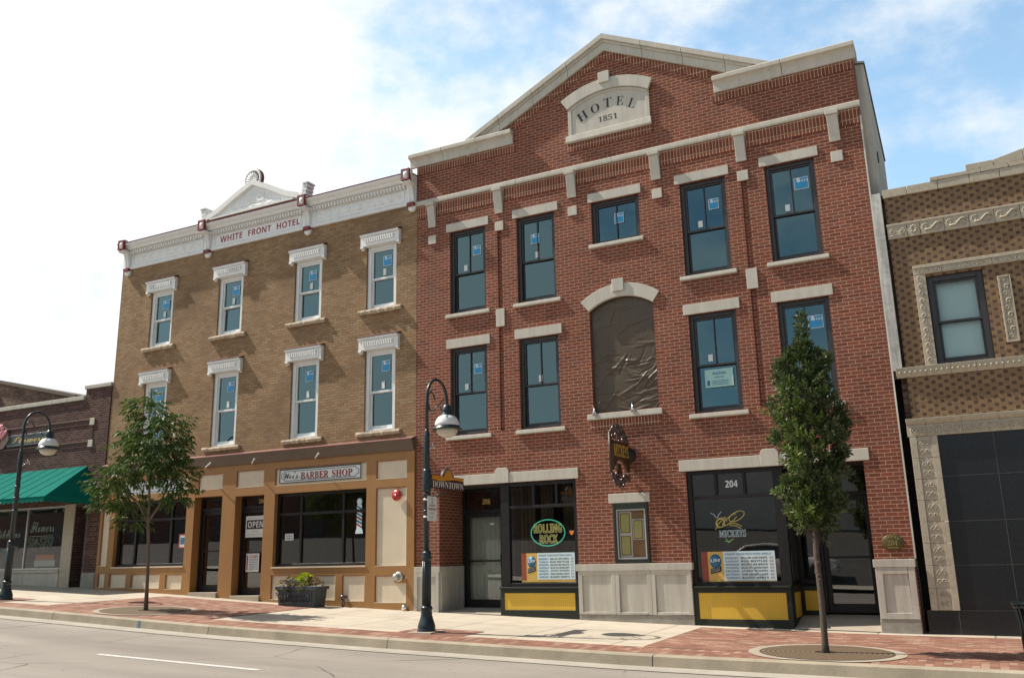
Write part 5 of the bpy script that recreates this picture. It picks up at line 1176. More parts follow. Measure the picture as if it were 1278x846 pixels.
for x, lab in ((-6.76, 'small silver spotlight on the arched window sill, left one'), (-5.93, 'small silver spotlight on the arched window sill, right one')):
    t = thing('spotlight', lab, 'spotlight', (x, -.04, 2.84), 'spotlights on the arched window sill')
    MB().tube([(x, -.02, 2.84), (x, -.03, 2.92)], .012, 6).build('stem', 'chrome', t)
    MB().tube([(x-.015, -.01, 2.99), (x, -.05, 2.90), (x+.02, -.10, 2.79)], [.02, .028, .045], 10).build('lamp_head', 'chrome', t)
pq = MB().lathe((0, 0, 0), [(.168, -.0), (.17, .015), (.16, .022), (0, .022)], 36, 'y'); pq.v = [(-1.375+x*1.05, y-.002, .11+z*.82) for x, y, z in pq.v]
PQ = tag(pq.build('oval_plaque', 'bronze'), 'oval bronze plaque with the number 204 on the right brick pier', 'plaque')
mb = MB(); add_text(mb, serif('204'), -1.455, -.0255, .06, .16, .085); 
for k in range(5): a = R(90+(k-2)*26); mb.box(-1.375+.12*math.cos(a)-.014, -1.375+.12*math.cos(a)+.014, -.0275, -.0242, .11+.10*math.sin(a)-.012, .11+.10*math.sin(a)+.012)
mb.box(-1.46, -1.29, -.0275, -.0242, .015, .03); mb.build('number', 'bronze_lt', PQ, recalc=False)

# neon signs and posters behind the glass
yn = .115
ns = thing('neon_sign', 'oval green neon sign with yellow letters in the window beside number 206', 'neon sign', (-7.975, yn, .2))
MB().tube([(-7.975+.385*math.cos(t*math.pi/24), yn, .475+.265*math.sin(t*math.pi/24)) for t in range(49)], .011, 8, False).build('oval_tube', 'neon_green', ns)
def text_outline(mb, body, x, y, z, w, h, r):
    """tube along the outline of flat letters"""
    vs, fs = text_pts(body, w, h); from collections import Counter
    cnt = Counter(tuple(sorted((f[i], f[(i+1) % len(f)]))) for f in fs for i in range(len(f)))
    for (a, b_), c in cnt.items():
        if c == 1:
            p, q = vs[a], vs[b_]; mb.tube([(x+p[0], y, z+p[2]), (x+q[0], y, z+q[2])], r, 4, False)
mb = MB(); text_outline(mb, serif('ROLLING', SANSB), -8.29, yn, .475, .63, .18, .0065); text_outline(mb, serif('ROCK', SANSB), -8.16, yn, .265, .40, .17, .0065); mb.build('letter_tube', 'neon_dim', ns, recalc=False)
mb = MB().lathe((0, 0, 0), [(.0, -.012), (.36, -.012)], 40, 'y'); mb.v = [(-7.975+x, .145, .475+z*.68) for x, y, z in mb.v]; mb.build('backing', 'maroonsign', ns, recalc=False)
nm = thing('neon_sign', 'insect shaped neon sign of gold loops over white letters in window 204', 'neon sign', (-4.3, yn, .2))
def loop(cx, cz_, a, b, rot, n=28, t0=0, t1=1):
    return [(cx+a*math.cos(t)*math.cos(rot)-b*math.sin(t)*math.sin(rot), yn, cz_+a*math.cos(t)*math.sin(rot)+b*math.sin(t)*math.cos(rot)) for t in [2*math.pi*(t0+(t1-t0)*i/n) for i in range(n+1)]]
mb = MB(); mb.tube(loop(-4.05, .66, .16, .075, .45), .009, 6, False); mb.tube(loop(-4.18, .60, .17, .05, .62, t0=.05, t1=.9), .009, 6, False); mb.tube(loop(-4.36, .545, .075, .075, 0), .009, 6, False); mb.tube(loop(-4.34, .54, .11, .10, .3, t0=.0, t1=.62), .009, 6, False); mb.tube([(-4.47, yn, .42), (-4.42, yn, .52), (-4.32, yn, .60), (-4.26, yn, .66)], .009, 6); mb.tube([(-4.20, yn, .50), (-4.08, yn, .485), (-3.98, yn, .43)], .009, 6); mb.tube([(-4.22, yn, .53), (-4.08, yn, .53), (-3.96, yn, .47)], .009, 6); mb.build('insect_tube', 'neon_gold', nm)
mb = MB(); mb.tube([(-4.44, yn, .64), (-4.47, yn, .70), (-4.54, yn, .74)], .008, 6); mb.tube([(-4.42, yn, .64), (-4.38, yn, .71), (-4.33, yn, .76)], .008, 6); mb.build('feeler_tube', 'neon_white', nm)
mb = MB(); text_outline(mb, serif("MICKEYS"), -4.40, yn, .285, .50, .125, .0045); mb.build('letter_tube', 'neon_white', nm, recalc=False)
mb = MB(); mb.tube([(-4.28, yn, .26), (-4.24, yn, .18), (-4.14, yn, .25), (-4.22, yn, .20), (-4.30, yn, .21)], .008, 6); mb.build('leaf_tube', 'neon_lime', nm)
def poster(xa, xb, za, zb, lab, y=.083):
    t = thing('beer_poster', lab, 'poster', (xa, y, za)); w, h = xb-xa, zb-za
    MB().box(xa, xb, y, y+.004, za, zb).build('sheet', 'beer', t)
    MB().box(xa, xa+w*.09, y-.003, y-.0005, za+h*.07, zb).build('red_band', 'posterred', t)
    MB().box(xa+w*.305, xb, y-.003, y-.0005, za+h*.09, zb).build('list_field', 'poster_sky', t)
    mb = MB().lathe((0, 0, 0), [(0, .003), (w*.085, .003), (w*.085, 0)], 22, 'y'); mb.v = [(xa+w*.195+x*.95, y-.003+yy, za+h*.70+z*1.1) for x, yy, z in mb.v]; mb.build('roundel', 'txt_blue', t)
    mb = MB(); add_text(mb, serif('Lite', SANSBI), xa+w*.125, y-.0075, za+h*.665, w*.14, h*.11, rot=.1); add_text(mb, serif('VORTEX', SANSB), xa+w*.125, y-.0075, za+h*.34, w*.14, h*.06, rot=.2) if 0 else None; mb.build('roundel_lettering', 'txt_white', t, recalc=False)
    mb = MB().add([(xa+w*.12, y-.004, za+h*.30), (xa+w*.27, y-.004, za+h*.38), (xa+w*.27, y-.004, za+h*.55), (xa+w*.12, y-.004, za+h*.47)], [(0, 1, 2, 3)]); mb.build('slogan_field', 'car_dark', t, recalc=False)
    mb = MB(); add_text(mb, serif('GREAT TASTE', SANSB), xa+w*.13, y-.006, za+h*.41, w*.125, h*.045, rot=.28); add_text(mb, serif('LESS FILLING', SANSB), xa+w*.13, y-.006, za+h*.34, w*.125, h*.045, rot=.28); mb.build('slogan', 'txt_grey', t, recalc=False)
    rows = [('MONDAY:', 'MILLER LITE PINTS', '$2'), ('TUESDAY:', 'BUD BOTTLES', '$2'), ('WEDNESDAY:', 'MICKEYS BIG MOUTH', '$2'), ('THURSDAY:', 'MILLER LITE & GENUINE DRAFT', '$3'), ('FRIDAY:', 'JAGER BOMBS', '$5'), ('SATURDAY:', 'SAM ADAMS LIGHT', '$3'), ('SUNDAY:', "BLOODY MARY'S", '$3')]
    m1, m2, m3 = MB(), MB(), MB(); fx = xa+w*.33
    add_text(m1, serif('UNDER CONSTRUCTION DEALS', SANSB), fx, y-.0045, zb-h*.115, w*.62, h*.06)
    for k, (a, b_, c) in enumerate(rows):
        z = zb-h*(.24+.102*k); hh = h*.062
        add_text(m1, serif(a, SANSB), fx, y-.0045, z, w*.19, hh, off=.006); add_text(m2, serif(b_, SANSB), fx+w*.215, y-.0045, z, w*.35, hh, off=.006); add_text(m3, serif(c, SANSB), fx+w*.595, y-.0045, z, w*.05, hh)
    m1.build('weekday_lettering', 'txt_blue', t, recalc=False); m2.build('drink_lettering', 'txt', t, recalc=False); m3.build('price_lettering', 'txt_red', t, recalc=False)
poster(-8.585, -7.375, -.51, .07, 'beer poster with a blue weekday price list under the oval neon sign')
poster(-4.77, -3.40, -.56, .02, 'beer poster with a blue weekday price list below the insect neon sign')
t = thing('window_sticker', 'tiny orange cup sticker at the right edge of the window beside number 206', 'sticker', (-7.4, .08, .4)); MB().prism([(-7.45, .42), (-7.40, .42), (-7.37, .50), (-7.48, .50)], .084, .087).build('sheet', 'orange', t)
t = thing('door_sticker', 'tiny white sticker on the glass of door 206', 'sticker', (-9.8, 1.0, .7)); MB().box(-9.84, -9.74, 1.038, 1.041, .72, .755).build('sheet', 'paper', t)

# ------------------------------------------------------------------ flower shop signs
WARP = fl
fs_ = thing('shop_sign', 'long slate sign board with the gold script word Flowers on maroon brick', 'sign', (-25, 0, 3.55))
MB().box(-26.0, -24.05, -.06, -.016, 3.54, 3.90).build('board', 'flagblue', fs_, .006)
MB().ring(-25.98, -24.07, 3.57, 3.87, .012, -.066, -.061).build('line', 'txt_grey', fs_)
mb = MB(); add_text(mb, serif('Flowers', SCRIPT), -25.72, -.062, 3.63, 1.45, .19, off=.012); mb.build('lettering', 'txt_gold', fs_, recalc=False)
re = thing('rose_emblem', 'pink rose cut out sign with a pale rim left of the slate board', 'sign', (-26.5, 0, 3.5))
mb = MB().prism([(x+.10, z) for x, z in [(-26.95, 3.60), (-26.6, 3.45), (-26.2, 3.52), (-25.97, 3.78), (-26.1, 4.1), (-26.4, 4.25), (-26.9, 4.2)]], -.10, -.062); mb.build('rim', 'rose2', re)
mb = MB(); rr = random.Random(9)
for k in range(70):
    a = rr.uniform(0, 6.28); r = rr.uniform(0, .36); mb.lathe((-26.42+r*math.cos(a)*1.2, -.12, 3.88+r*math.sin(a)), [(0, .05), (.06, .03), (.09, 0), (.05, -.02)], 8, 'y')
mb.build('petal_cluster', 'rose', re)
wd = thing('window_lettering', 'white script word Flowers with a phone number painted on the flower shop window', 'window lettering', (-23.9, .06, .6))
mb = MB(); add_text(mb, serif('Flowers', SCRIPT), -24.62, .054, .98, 1.05, .30); mb.build('script', 'window_paint', wd, recalc=False)
mb = MB(); text_outline(mb, serif('584-5737', SANSB), -24.66, .055, .58, 1.10, .25, .008); mb.box(-24.60, -23.6, .052, .056, .86, .875); mb.build('phone_number', 'window_paint', wd, recalc=False)
w2 = thing('window_lettering', 'white script word and ribbon flourish on the left pane of the flower shop window', 'window lettering', (-26, .06, .3))
mb = MB(); add_text(mb, serif('Gabbianos', SCRIPT), -26.3, .054, .85, 1.3, .24) if 0 else add_text(mb, serif('Ribbons', SCRIPT), -26.3, .054, .85, 1.25, .26)
for k in range(3): mb.tube([(-26.3+1.0*i/12, .055, .45+.05*k+.07*math.sin(i*.55+.4*k)) for i in range(13)]+[(-25.15, .055, .62-.02*k), (-25.02, .055, .56), (-25.1, .055, .46), (-25.28, .055, .50)], .008, 4)
mb.build('script', 'window_paint', w2, recalc=False)
cd = thing('window_card', 'white card with an orange picture standing low in the flower shop window', 'card', (-24.1, .1, .0)); MB().box(-24.35, -23.45, .09, .10, .02, .19).build('sheet', 'paper', cd); MB().box(-24.3, -23.5, .085, .0895, .20, .34).build('picture', 'orange', cd)
WARP = None

# ------------------------------------------------------------------ street lamps
def street_lamp(name, label, loc, group, rz_=0):
    t = thing(name, label, 'street lamp', loc, group); x, y, z = loc
    mb = MB().lathe(loc, [(.165, -.05), (.165, .03), (.15, .06), (.155, .10), (.14, .15), (.115, .22), (.095, .30), (.10, .33), (.088, .36), (.105, .38), (.105, .41), (.085, .44)], 24); mb.build('base', 'lampgreen', t)
    mb = MB(); n = 16; prof_ = []
    mb.lathe(loc, [(.075, .44), (.070, 1.20), (.088, 1.22), (.088, 1.26), (.072, 1.29), (.086, 1.32), (.06, 1.36)], 24)
    for k in range(12): a = 2*math.pi*k/12; mb.tube([(x+.071*math.cos(a), y+.071*math.sin(a), z+.46), (x+.067*math.cos(a), y+.067*math.sin(a), z+1.19)], .010, 5)
    mb.build('lower_shaft', 'lampgreen', t)
    mb = MB().lathe(loc, [(.056, 1.36), (.052, 3.38), (.050, 3.42), (.034, 3.47), (.034, 3.50)], 18); 
    for h in (2.35, 2.62, 2.05): mb.lathe(loc, [(.066, h-.02), (.07, h), (.066, h+.02)], 18)
    mb.build('shaft', 'lampgreen', t)
    la = .70; rad = la/2; A = [(x, y, z+3.48), (x, y, z+4.05)]
    A += [(x, y+rad-rad*math.cos(a), z+4.07+.40*math.sin(a)) for a in [math.pi*i/16 for i in range(1, 15)]]
    A += [(x, y+la-.005, z+4.10), (x, y+la, z+4.03)]
    MB().tube(A, [.031]*2+[.028]*(len(A)-2), 12).build('arm', 'lampgreen', t)
    mb = MB(); mb.tube([(x, y+.03, z+4.12), (x, y+.12, z+4.22), (x, y+.22, z+4.18), (x, y+.27, z+4.08)], .016, 6); mb.tube([(x, y+.03, z+4.0), (x, y+.09, z+3.87), (x, y+.20, z+3.86)], .016, 6); mb.tube([(x, y+.20, z+3.86), (x, y+.58, z+4.14)], .012, 6); mb.tube([(x, y+.45, z+3.98), (x, y+.52, z+3.90), (x, y+.62, z+3.95)], .014, 6); mb.build('scroll', 'lampgreen', t)
    c = (x, y+la, z+.085); 
    mb = MB().lathe(c, [(.02, 3.985), (.05, 3.97), (.085, 3.92), (.10, 3.86), (.10, 3.78), (.115, 3.765), (.115, 3.745)], 24); mb.build('cap', 'lampgreen', t)
    MB().lathe(c, [(.115, 3.76), (.165, 3.73), (.205, 3.68), (.228, 3.61), (.235, 3.55)], 32).build('shade', 'globe_white', t)
    MB().lathe(c, [(.237, 3.56), (.24, 3.53), (.285, 3.505), (.285, 3.495), (.19, 3.50)], 32).build('rim', 'lampgreen', t)
    MB().lathe(c, [(.205, 3.505), (.20, 3.46), (.17, 3.40), (.11, 3.36), (.05, 3.345), (0, 3.343)], 32).build('bowl', 'globe_glass', t)
    mb = MB(); mb.tube([(x, y+.05, z+3.12), (x, y+.15, z+3.19), (x, y+.22, z+3.22)], .012, 6)
    for k in range(4): a = k*math.pi/2+.6; mb.tube([(x, y+.22, z+3.22), (x, y+.22+.07*math.cos(a), z+3.22+.06*math.sin(a))], .010, 5)
    mb.build('flower_hook', 'chrome', t)
    return t
LX, LY = -8.68, -3.42; LZ = gz(LX, LY)
lamp1 = street_lamp('street_lamp', 'dark teal street lamp carrying the downtown sign in front of the red hotel', (LX, LY, LZ), 'street lamps along the kerb')
lamp2 = lamp1.copy(); COL.objects.link(lamp2)
for ch in list(lamp1.children):
    c = ch.copy(); COL.objects.link(c); c.parent = lamp2
L2 = (-20.45, -3.2); lamp2.location = (L2[0], L2[1], gz(*L2)); lamp2['label'] = 'dark teal street lamp in front of the green awning of the flower shop'
mb = MB(); s = .24; mb.box(LX-s, LX+s, LY-s, LY+s, LZ-.02, LZ+.022); struct(mb.build('lamp_footing', 'ringc', None, .008))
dsn = thing('downtown_sign', 'maroon and amber DOWNTOWN blade sign on the lamp post by the red hotel', 'street sign', (LX, LY, LZ+2.3))
X0 = LX; ya, yb_ = LY+.13, LY+1.27; ln = yb_-ya
hoop = lambda y0_, y1_, z, sag: [(p[0], p[1]) for p in arc(y0_, z, y1_, z, sag, 14)]
mb = MB(); mb.prof([(ya, 1.235), (yb_, 1.235), (yb_, 1.475), (ya, 1.475)], X0-.02, X0+.02); mb.prof(list(reversed(hoop(ya+.36, ya+.78, 1.4755, .15))), X0-.02, X0+.02)
BO = mb.build('board', 'maroonsign', dsn)
mb = MB(); wv = [ya+.01+(ln-.02)*i/20 for i in range(21)]
pts = [(v, 1.468) for v in wv]+[(v, 1.40-.022*math.sin((v-ya)*5.5)) for v in reversed(wv)]
mb.prof(pts, X0+.0205, X0+.024); mb.prof(list(reversed(hoop(ya+.42, ya+.72, 1.469, .115))), X0+.0245, X0+.027); mb.build('sun_band', 'amber', BO)
mb = MB()
for k in range(7): a = R(160-k*23); cy_, cz0 = ya+.57+.175*math.cos(a), 1.475+.125*math.sin(a); mb.box(X0+.0205, X0+.0245, cy_-.016, cy_+.016, cz0-.012, cz0+.012)
mb.build('arch_letters', 'txt_grey', BO)
mb = MB(); add_text(mb, serif('DOWNTOWN'), X0+.0235, ya+.03, 1.255, ln-.06, .118, off=-.008, face='right'); mb.build('lettering', 'txt_white', BO, recalc=False)
mb = MB()
for z in (1.455, 1.255): mb.tube([(X0, LY+.04, z), (X0, ya, z)], .018, 6)
mb.tube([(X0, ya+.16+.09*math.cos(t*.5), 1.15+.06*math.sin(t*.5)) for t in range(14)], .010, 5); mb.tube([(X0, LY+.06, 1.23), (X0, LY+.12, 1.10), (X0, ya+.2, 1.07), (X0, ya+.36, 1.15), (X0, ya+.55, 1.18)], .012, 5); mb.lathe((LX, LY, 1.16), [(.075, 0), (.078, .03), (.078, .36), (.07, .40)], 16); mb.build('bracket', 'lampgreen', dsn)
pk = thing('parking_sign', 'small white parking sign with red letters under the DOWNTOWN sign', 'street sign', (LX+.1, LY, .6))
xp = LX+.082; y0_ = LY-.10
BO = MB().box(xp-.007, xp, y0_, y0_+.30, .65, 1.08).build('plate', 'paper', pk, .004)
mb = MB(); add_text(mb, serif('2', SANSB), xp+.002, y0_+.11, .96, .085, .09, face='right'); add_text(mb, '8AM', xp+.002, y0_+.09, .765, .12, .04, face='right'); add_text(mb, '6PM', xp+.002, y0_+.09, .69, .12, .04, face='right'); mb.build('time_lettering', 'txt_grey', BO, recalc=False)
mb = MB(); add_text(mb, serif('HOUR', SANSB), xp+.002, y0_+.06, .90, .18, .038, face='right'); add_text(mb, serif('PARKING', SANSB), xp+.002, y0_+.03, .835, .24, .042, face='right'); mb.build('parking_lettering', 'txt_red', BO, recalc=False)
mb = MB()
for z in (.72, 1.02): mb.lathe((LX, LY, z), [(.066, -.015), (.066, .015)], 14)
mb.build('clamp', 'alum', pk)

# ------------------------------------------------------------------ litter bin at the right edge
bx, by = .555, -3.15; bz = gz(bx, by)
LB = thing('litter_bin', 'black slatted litter bin with a flared rim at the right edge of the pavement', 'litter bin', (bx, by, bz))
mb = MB()
for k in range(22):
    a = 2*math.pi*k/22; ca, sa = math.cos(a), math.sin(a); mb.tube([(bx+.24*ca, by+.24*sa, bz+.04), (bx+.255*ca, by+.255*sa, bz+.45), (bx+.28*ca, by+.28*sa, bz+.64), (bx+.315*ca, by+.315*sa, bz+.70)], .014, 5)
mb.build('slat_cage', 'lampgreen', LB)
mb = MB()
for r, h in ((.255, .06), (.30, .66)): mb.lathe((bx, by, bz), [(r-.012, h-.02), (r+.012, h-.02), (r+.012, h+.02), (r-.012, h+.02), (r-.012, h-.02)], 32)
mb.build('hoop', 'lampgreen', LB)
MB().lathe((bx, by, bz), [(0, .06), (.215, .06), (.235, .62)], 28).build('liner', 'black', LB)
MB().lathe((bx, by, bz), [(.325, .69), (.335, .71), (.28, .74), (.20, .745), (.19, .73)], 32).build('lid', 'lampgreen', LB)
mb = MB().box(bx-.15, bx-.0, by-.292, by-.283, bz+.18, bz+.5); tag(mb.build('bin_sticker', 'orange'), 'orange label on the front of the black litter bin', 'label')

# ------------------------------------------------------------------ tree pits
def pit(x0, y0, r_in, r_out, name):
    def clipdisk(r, dz, mat, nm, rin=0, kind='structure'):
        mb = MB(); n = 64; vs = []; yk = -4.335
        ring = lambda q: [(x0+q*1.0*math.cos(2*math.pi*i/n), max(y0+q*math.sin(2*math.pi*i/n), yk)) for i in range(n)]
        o, i_ = ring(r), ring(rin)
        vs = [(x, y, gz(x, y)+dz) for x, y in o]+[(x, y, gz(x, y)+dz) for x, y in i_]
        mb.add(vs, [(k, (k+1) % n, n+(k+1) % n, n+k) for k in range(n)]); return mb.build(nm, mat, None, recalc=False, local=(x0, y0, gz(x0, y0)))
    struct(clipdisk(r_out, .013, 'ringc', 'tree_pit_surround', r_in-.02))
    g = clipdisk(r_in, .018, 'grate', 'tree_grate', .15)
    struct(clipdisk(.17, .010, 'soil', 'tree_pit_soil', .0))
    return g
tag(pit(-15.78, -3.2, .90, 1.03, ''), 'rusty round tree grate under the young loose tree', 'tree grate', 'tree grates along the kerb')
tag(pit(-2.13, -3.38, .90, 1.05, ''), 'rusty round tree grate under the narrow dark tree', 'tree grate', 'tree grates along the kerb')

# ------------------------------------------------------------------ trees
def tree_loose(loc, label, seed=3, group='young street trees'):
    rr = random.Random(seed); x, y, z = loc
    t = thing('street_tree', label, 'tree', loc, group); P = lambda dx, dy, h: Vector((x+dx, y+dy, z+h))
    limbs = MB(); tips = []
    trunk = [P(0, 0, -.06), P(-.02, 0, .5), P(-.06, .01, 1.2), P(-.12, 0, 1.75), P(-.16, .02, 2.2), P(-.20, 0, 2.9), P(-.24, .03, 3.6), P(-.27, .02, 4.35)]
    limbs.tube(trunk, [.050, .036, .033, .031, .028, .02, .013, .005], 10)
    def limb(h0, i0, ends, r0):
        b = trunk[i0].lerp(trunk[min(i0+1, 7)], h0); pts = [b]+[P(*e) for e in ends]
        limbs.tube(pts, [r0*(1-.8*k/(len(pts)-1)) for k in range(len(pts))], 7)
        for k in range(1, len(pts)): 
            for q in range(4): tips.append((pts[k-1].lerp(pts[k], .25+.25*q), .8))
    limb(.1, 3, [(-.38, -.05, 2.2), (-.8, -.1, 2.55), (-1.3, -.12, 2.75), (-1.75, -.1, 2.75)], .028)
    limb(.2, 3, [(.10, .05, 2.15), (.35, .05, 2.6), (.75, .12, 2.85), (1.15, .15, 2.9)], .028)
    limb(.3, 4, [(-.5, .3, 2.9), (-.95, .4, 3.3)], .022); limb(.5, 4, [(.2, -.2, 2.9), (.55, -.35, 3.35), (.85, -.4, 3.6)], .022)
    limb(.2, 5, [(-.5, -.25, 3.4), (-.8, -.3, 3.8)], .017); limb(.3, 5, [(.15, .2, 3.5), (.45, .35, 3.95)], .017); limb(.4, 5, [(.1, -.15, 3.6), (.35, -.2, 4.2)], .014); limb(.5, 6, [(-.45, .1, 4.1), (-.55, .1, 4.5)], .01)
    limbs.build('trunk', 'bark', t)
    blobs = [((-.45, 0, 4.35), (.42, .42, .42), 26), ((-.2, 0, 3.85), (.62, .6, .5), 40), ((.35, -.1, 3.5), (.72, .65, .48), 46), ((.8, -.2, 3.2), (.5, .55, .42), 26), ((-.2, .1, 3.25), (.78, .7, .45), 42), ((-.9, .1, 3.05), (.62, .55, .42), 30), ((-1.45, -.1, 2.85), (.58, .5, .34), 28), ((-1.55, -.1, 2.45), (.5, .4, .30), 22),
             ((-.85, 0, 2.35), (.50, .4, .30), 18), ((-.62, -.1, 1.95), (.34, .3, .16), 9), ((.85, .1, 2.80), (.5, .45, .34), 26), ((1.08, .1, 2.42), (.34, .35, .26), 16), ((.5, .1, 3.9), (.4, .4, .3), 14), ((-.85, -.2, 3.6), (.32, .35, .28), 12), ((-.1, -.2, 2.98), (.7, .6, .22), 12)]
    lv = MB()
    for c, r, n in blobs:
        c = ((c[0]*.66 if c[0] > 0 else c[0]*.84)-.04, c[1]*.8, 2.9+(c[2]-2.9)*1.03); r = tuple(v*.74 for v in r)
        for _ in range(int(n*2.25)):
            d = Vector((rr.gauss(0, 1), rr.gauss(0, 1), rr.gauss(0, 1))).normalized()*rr.uniform(.25, 1.0)**.5
            p = P(c[0]+d.x*r[0], c[1]+d.y*r[1], c[2]+d.z*r[2])
            out_ = Vector((d.x+c[0]*.25, d.y, .25*d.z-.15)).normalized(); side = out_.cross(Vector((0, 0, 1))); 
            if side.length < .05: continue
            side.normalize(); ln = rr.uniform(.17, .27)
            if rr.random() < .25: limbs_ = None
            for q in range(4):                                # a compound leaf: pairs of drooping leaflets on a stalk
                b = p+out_*ln*(q+.6)/4-Vector((0, 0, .05*(q/4)**2))
                for s in (-1, 1): leaf(lv, b, (side*s*.8+out_*.6+Vector((0, 0, rr.uniform(-.5, .1)))).normalized(), rr.uniform(.075, .12), .40, rr, .3)
            leaf(lv, p+out_*ln, (out_+Vector((0, 0, -.3))).normalized(), rr.uniform(.10, .15), .40, rr, .3)
    lv.build('crown', 'leaf_a', t, recalc=False); return t
def tree_narrow(loc, label, seed=5):
    rr = random.Random(seed); x, y, z = loc; t = thing('street_tree', label, 'tree', loc, 'young street trees'); P = lambda dx, dy, h: Vector((x+dx, y+dy, z+h))
    tr = MB(); tr.tube([P(0, 0, -.06), P(0, 0, .15), P(.012, 0, .7), P(.0, .01, 1.3), P(.03, 0, 2.0), P(.06, 0, 3.2), P(.12, 0, 4.7)], [.056, .046, .043, .041, .038, .025, .006], 12)
    for k in range(9):                                        # scars round the stem
        h = rr.uniform(.1, 1.3); tr.lathe(P(.012*min(1, h), 0, h), [(.038, -.012), (.047, 0), (.038, .012)], 12)
    prof_ = [(1.55, .18), (1.75, .33), (2.1, .45), (2.6, .53), (3.1, .57), (3.6, .57), (3.95, .52), (4.2, .40), (4.36, .13), (4.55, .16), (4.75, .13), (4.92, .03)]
    def rad(h):
        for (a, ra), (b, rb) in zip(prof_[:-1], prof_[1:]):
            if a <= h <= b: return .90*(ra+(rb-ra)*(h-a)/(b-a))
        return .03
    lv, nw = MB(), MB(); nb_ = 76
    for k in range(nb_):                                      # separate leafy masses, each a spray of upright twigs
        h = 1.76+2.61*((k+.5)/nb_)**1.05; a = k*2.39996+rr.uniform(-.3, .3); R_ = rad(h); br = rr.uniform(.15, .27)*(1 if h < 4.05 else .8)
        rc = max(0, R_*rr.uniform(.74, 1.2)-br*.7) if k % 5 else R_*.25
        cx_, cy_ = .03+.024*(h-1.5)+rc*math.cos(a), rc*math.sin(a)
        tr.tube([P(.03+.02*(h-1.5), 0, h-.35), P(cx_*.6, cy_*.6, h-.18), P(cx_, cy_, h)], [.012, .009, .004], 5)
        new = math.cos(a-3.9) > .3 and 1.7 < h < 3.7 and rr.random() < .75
        for w in range(16):                                   # twigs
            d = Vector((rr.gauss(0, 1)+.5*math.cos(a), rr.gauss(0, 1)+.5*math.sin(a), rr.gauss(.35, .8))).normalized(); tip = P(cx_, cy_, h)+d*br*rr.uniform(.55, 1.12); ax = (d+Vector((0, 0, .7))).normalized()
            for q in range(14):
                f = q/13; p = tip-ax*.13*(1-f)+Vector((rr.gauss(0, .012), rr.gauss(0, .012), 0)); ang = q*2.4; sd = ax.cross(Vector((math.cos(ang), math.sin(ang), .2))); sd.normalize()
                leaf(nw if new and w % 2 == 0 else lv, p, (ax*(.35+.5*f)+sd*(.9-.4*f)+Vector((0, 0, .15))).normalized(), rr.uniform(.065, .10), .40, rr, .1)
    for k in range(9):                                        # leading shoot at the top
        h = 4.30+.07*k; r0 = rad(h)
        for q in range(42):
            a = rr.uniform(0, 6.283); p = P(.03+.024*(h-1.5)+r0*.7*rr.random()*math.cos(a), r0*.7*rr.random()*math.sin(a), h+rr.uniform(-.05, .05))
            leaf(lv, p, Vector((math.cos(a)*.8, math.sin(a)*.8, rr.uniform(.2, 1))).normalized(), rr.uniform(.06, .09), .40, rr, .1)
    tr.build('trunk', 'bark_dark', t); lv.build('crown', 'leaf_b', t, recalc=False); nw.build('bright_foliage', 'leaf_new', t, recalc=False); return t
T1 = tree_loose((-15.78, -3.2, gz(-15.78, -3.2)), 'young loose crowned tree with drooping compound leaves in front of the tan building')
T2 = tree_narrow((-2.13, -3.38, gz(-2.13, -3.38)), 'narrow upright dark green tree in front of the red hotel doorway')

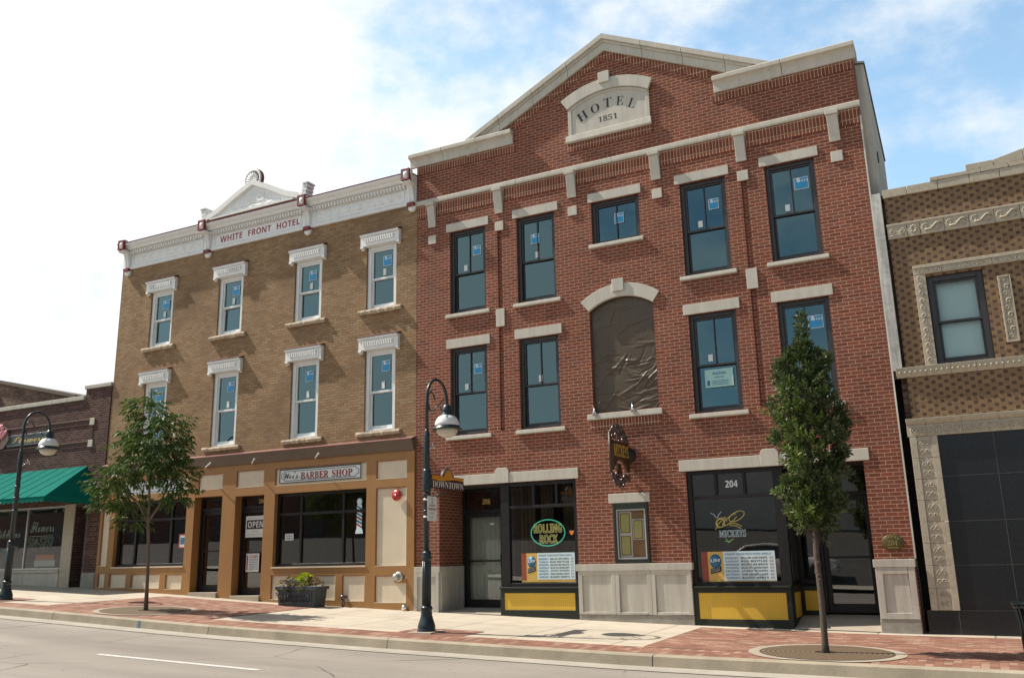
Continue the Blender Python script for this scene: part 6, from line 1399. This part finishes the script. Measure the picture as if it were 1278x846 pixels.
# ------------------------------------------------------------------ across the street (reflected in the shop windows)
def car(name, label, loc, rz_, paint):
    t = thing(name, label, 'car', loc, 'parked cars across the street'); x0, y0_, z0 = loc; O = Vector(loc)
    st = [(-2.25, .62, .35, .55), (-2.15, .78, .28, .72), (-1.6, .86, .22, .86), (-1.0, .87, .2, .90), (0, .88, .2, .92), (1.0, .88, .2, .93), (1.7, .86, .22, .95), (2.15, .80, .3, .88), (2.28, .66, .4, .75)]
    mb = MB(); vs = []
    for x, w, zb, zt in st: vs += [(x, -w*.9, zb), (x, -w, zb+.15), (x, -w*.97, zt-.1), (x, -w*.85, zt), (x, w*.85, zt), (x, w*.97, zt-.1), (x, w, zb+.15), (x, w*.9, zb)]
    mb.add([O+Vector(v) for v in vs], [(i*8+k, i*8+(k+1) % 8, (i+1)*8+(k+1) % 8, (i+1)*8+k) for i in range(len(st)-1) for k in range(8)]+[tuple(range(8)), tuple(64+k for k in range(8))], True); mb.build('body', paint, t)
    cb = [(-1.05, .70, .90, .90), (-.35, .62, .9, 1.36), (.3, .60, .92, 1.43), (1.0, .60, .93, 1.38), (1.75, .66, .94, .96)]
    mb = MB(); vs = []
    for x, w, zb, zt in cb: vs += [(x, -.80, zb-.02), (x, -w, zt), (x, w, zt), (x, .80, zb-.02)]
    mb.add([O+Vector(v) for v in vs], [(i*4+k, i*4+k+1, (i+1)*4+k+1, (i+1)*4+k) for i in range(4) for k in range(3)], False); CB = mb.build('cabin_glass', 'car_dark', t)
    mb = MB()
    for s in (-1, 1): mb.tube([O+Vector((x, s*(w+.01), zt+.005)) for x, w, zb, zt in cb], .045, 6)
    mb.box(x0-.35, x0+1.0, y0_-.60, y0_+.60, z0+1.375, z0+1.43); mb.box(x0+.28, x0+.36, y0_-.79, y0_+.79, z0+.92, z0+1.0); mb.build('roof', paint, t)
    for x in (-1.45, 1.4):
        for s in (-1, 1):
            w = MB().lathe((x0+x, y0_+s*.84, z0+.32), [(.20, -.10), (.31, -.10), (.32, 0), (.31, .10), (.20, .10)], 24, 'y').build('wheel', 'tyre', t); MB().lathe((x0+x, y0_+s*.84, z0+.32), [(0, .11*-s), (.06, .11*-s), (.2, .09*-s), (.21, .0)], 10, 'y').build('rim', 'alum', w)
    t.rotation_euler = (0, 0, rz_); return t
car('parked_car', 'silver saloon car parked across the street, reflected in the shop window', (-7.6, -21.0, lot(-6, -21)+.06), R(180), 'car_silver')
car('parked_car', 'dark saloon car parked across the street, reflected in the doorway glass', (-1.2, -22.4, lot(-1, -22.4)+.01), R(176), 'car_dark')
PB = thing('opposite_building', 'long pale block building across the street, reflected in the windows', 'building', (-6, -33, -1.8))
mb = MB().box(-22, 14, -44, -34, -3, 6.2); mb.build('wall', 'paleblock', PB); MB().box(-22.2, 14.2, -44.2, -33.8, 6.2, 6.5).build('coping', 'ftg', PB)
mb = MB(); 
for x in (-18, -12, -6, 0, 6): mb.box(x, x+1.1, -33.995, -33.95, -1.5, .8)
mb.build('door', 'black', PB)
PB = thing('opposite_building', 'dark brick building across the street, reflected in the flower shop window', 'building', (-40, -33, -1))
mb = MB().box(-120, -23.5, -44, -30, -2, 7.2); mb.build('wall', 'maroon', PB)
mb = MB()
for i in range(19):
    for z in (1.0, 4.6): mb.box(-112+4.6*i, -110.4+4.6*i, -29.995, -29.95, z, z+2.2)
mb.build('window', 'black', PB)
for (x, y, sc_, rot, lab) in ((-13.5, -20.5, 1.35, 40, 'tree across the street, left of the pale block door'), (-3.0, -30, 1.7, 130, 'taller tree across the street against the pale block wall'), (-27, -21, 1.5, 220, 'tree across the street before the dark brick building')):
    c = T1.copy(); COL.objects.link(c); c.location = (x, y, lot(x, y)); c.scale = (sc_, sc_, sc_); c.rotation_euler = (0, 0, R(rot)); c['label'] = lab; c['group'] = 'trees across the street'
    for ch in list(T1.children):
        d = ch.copy(); COL.objects.link(d); d.parent = c
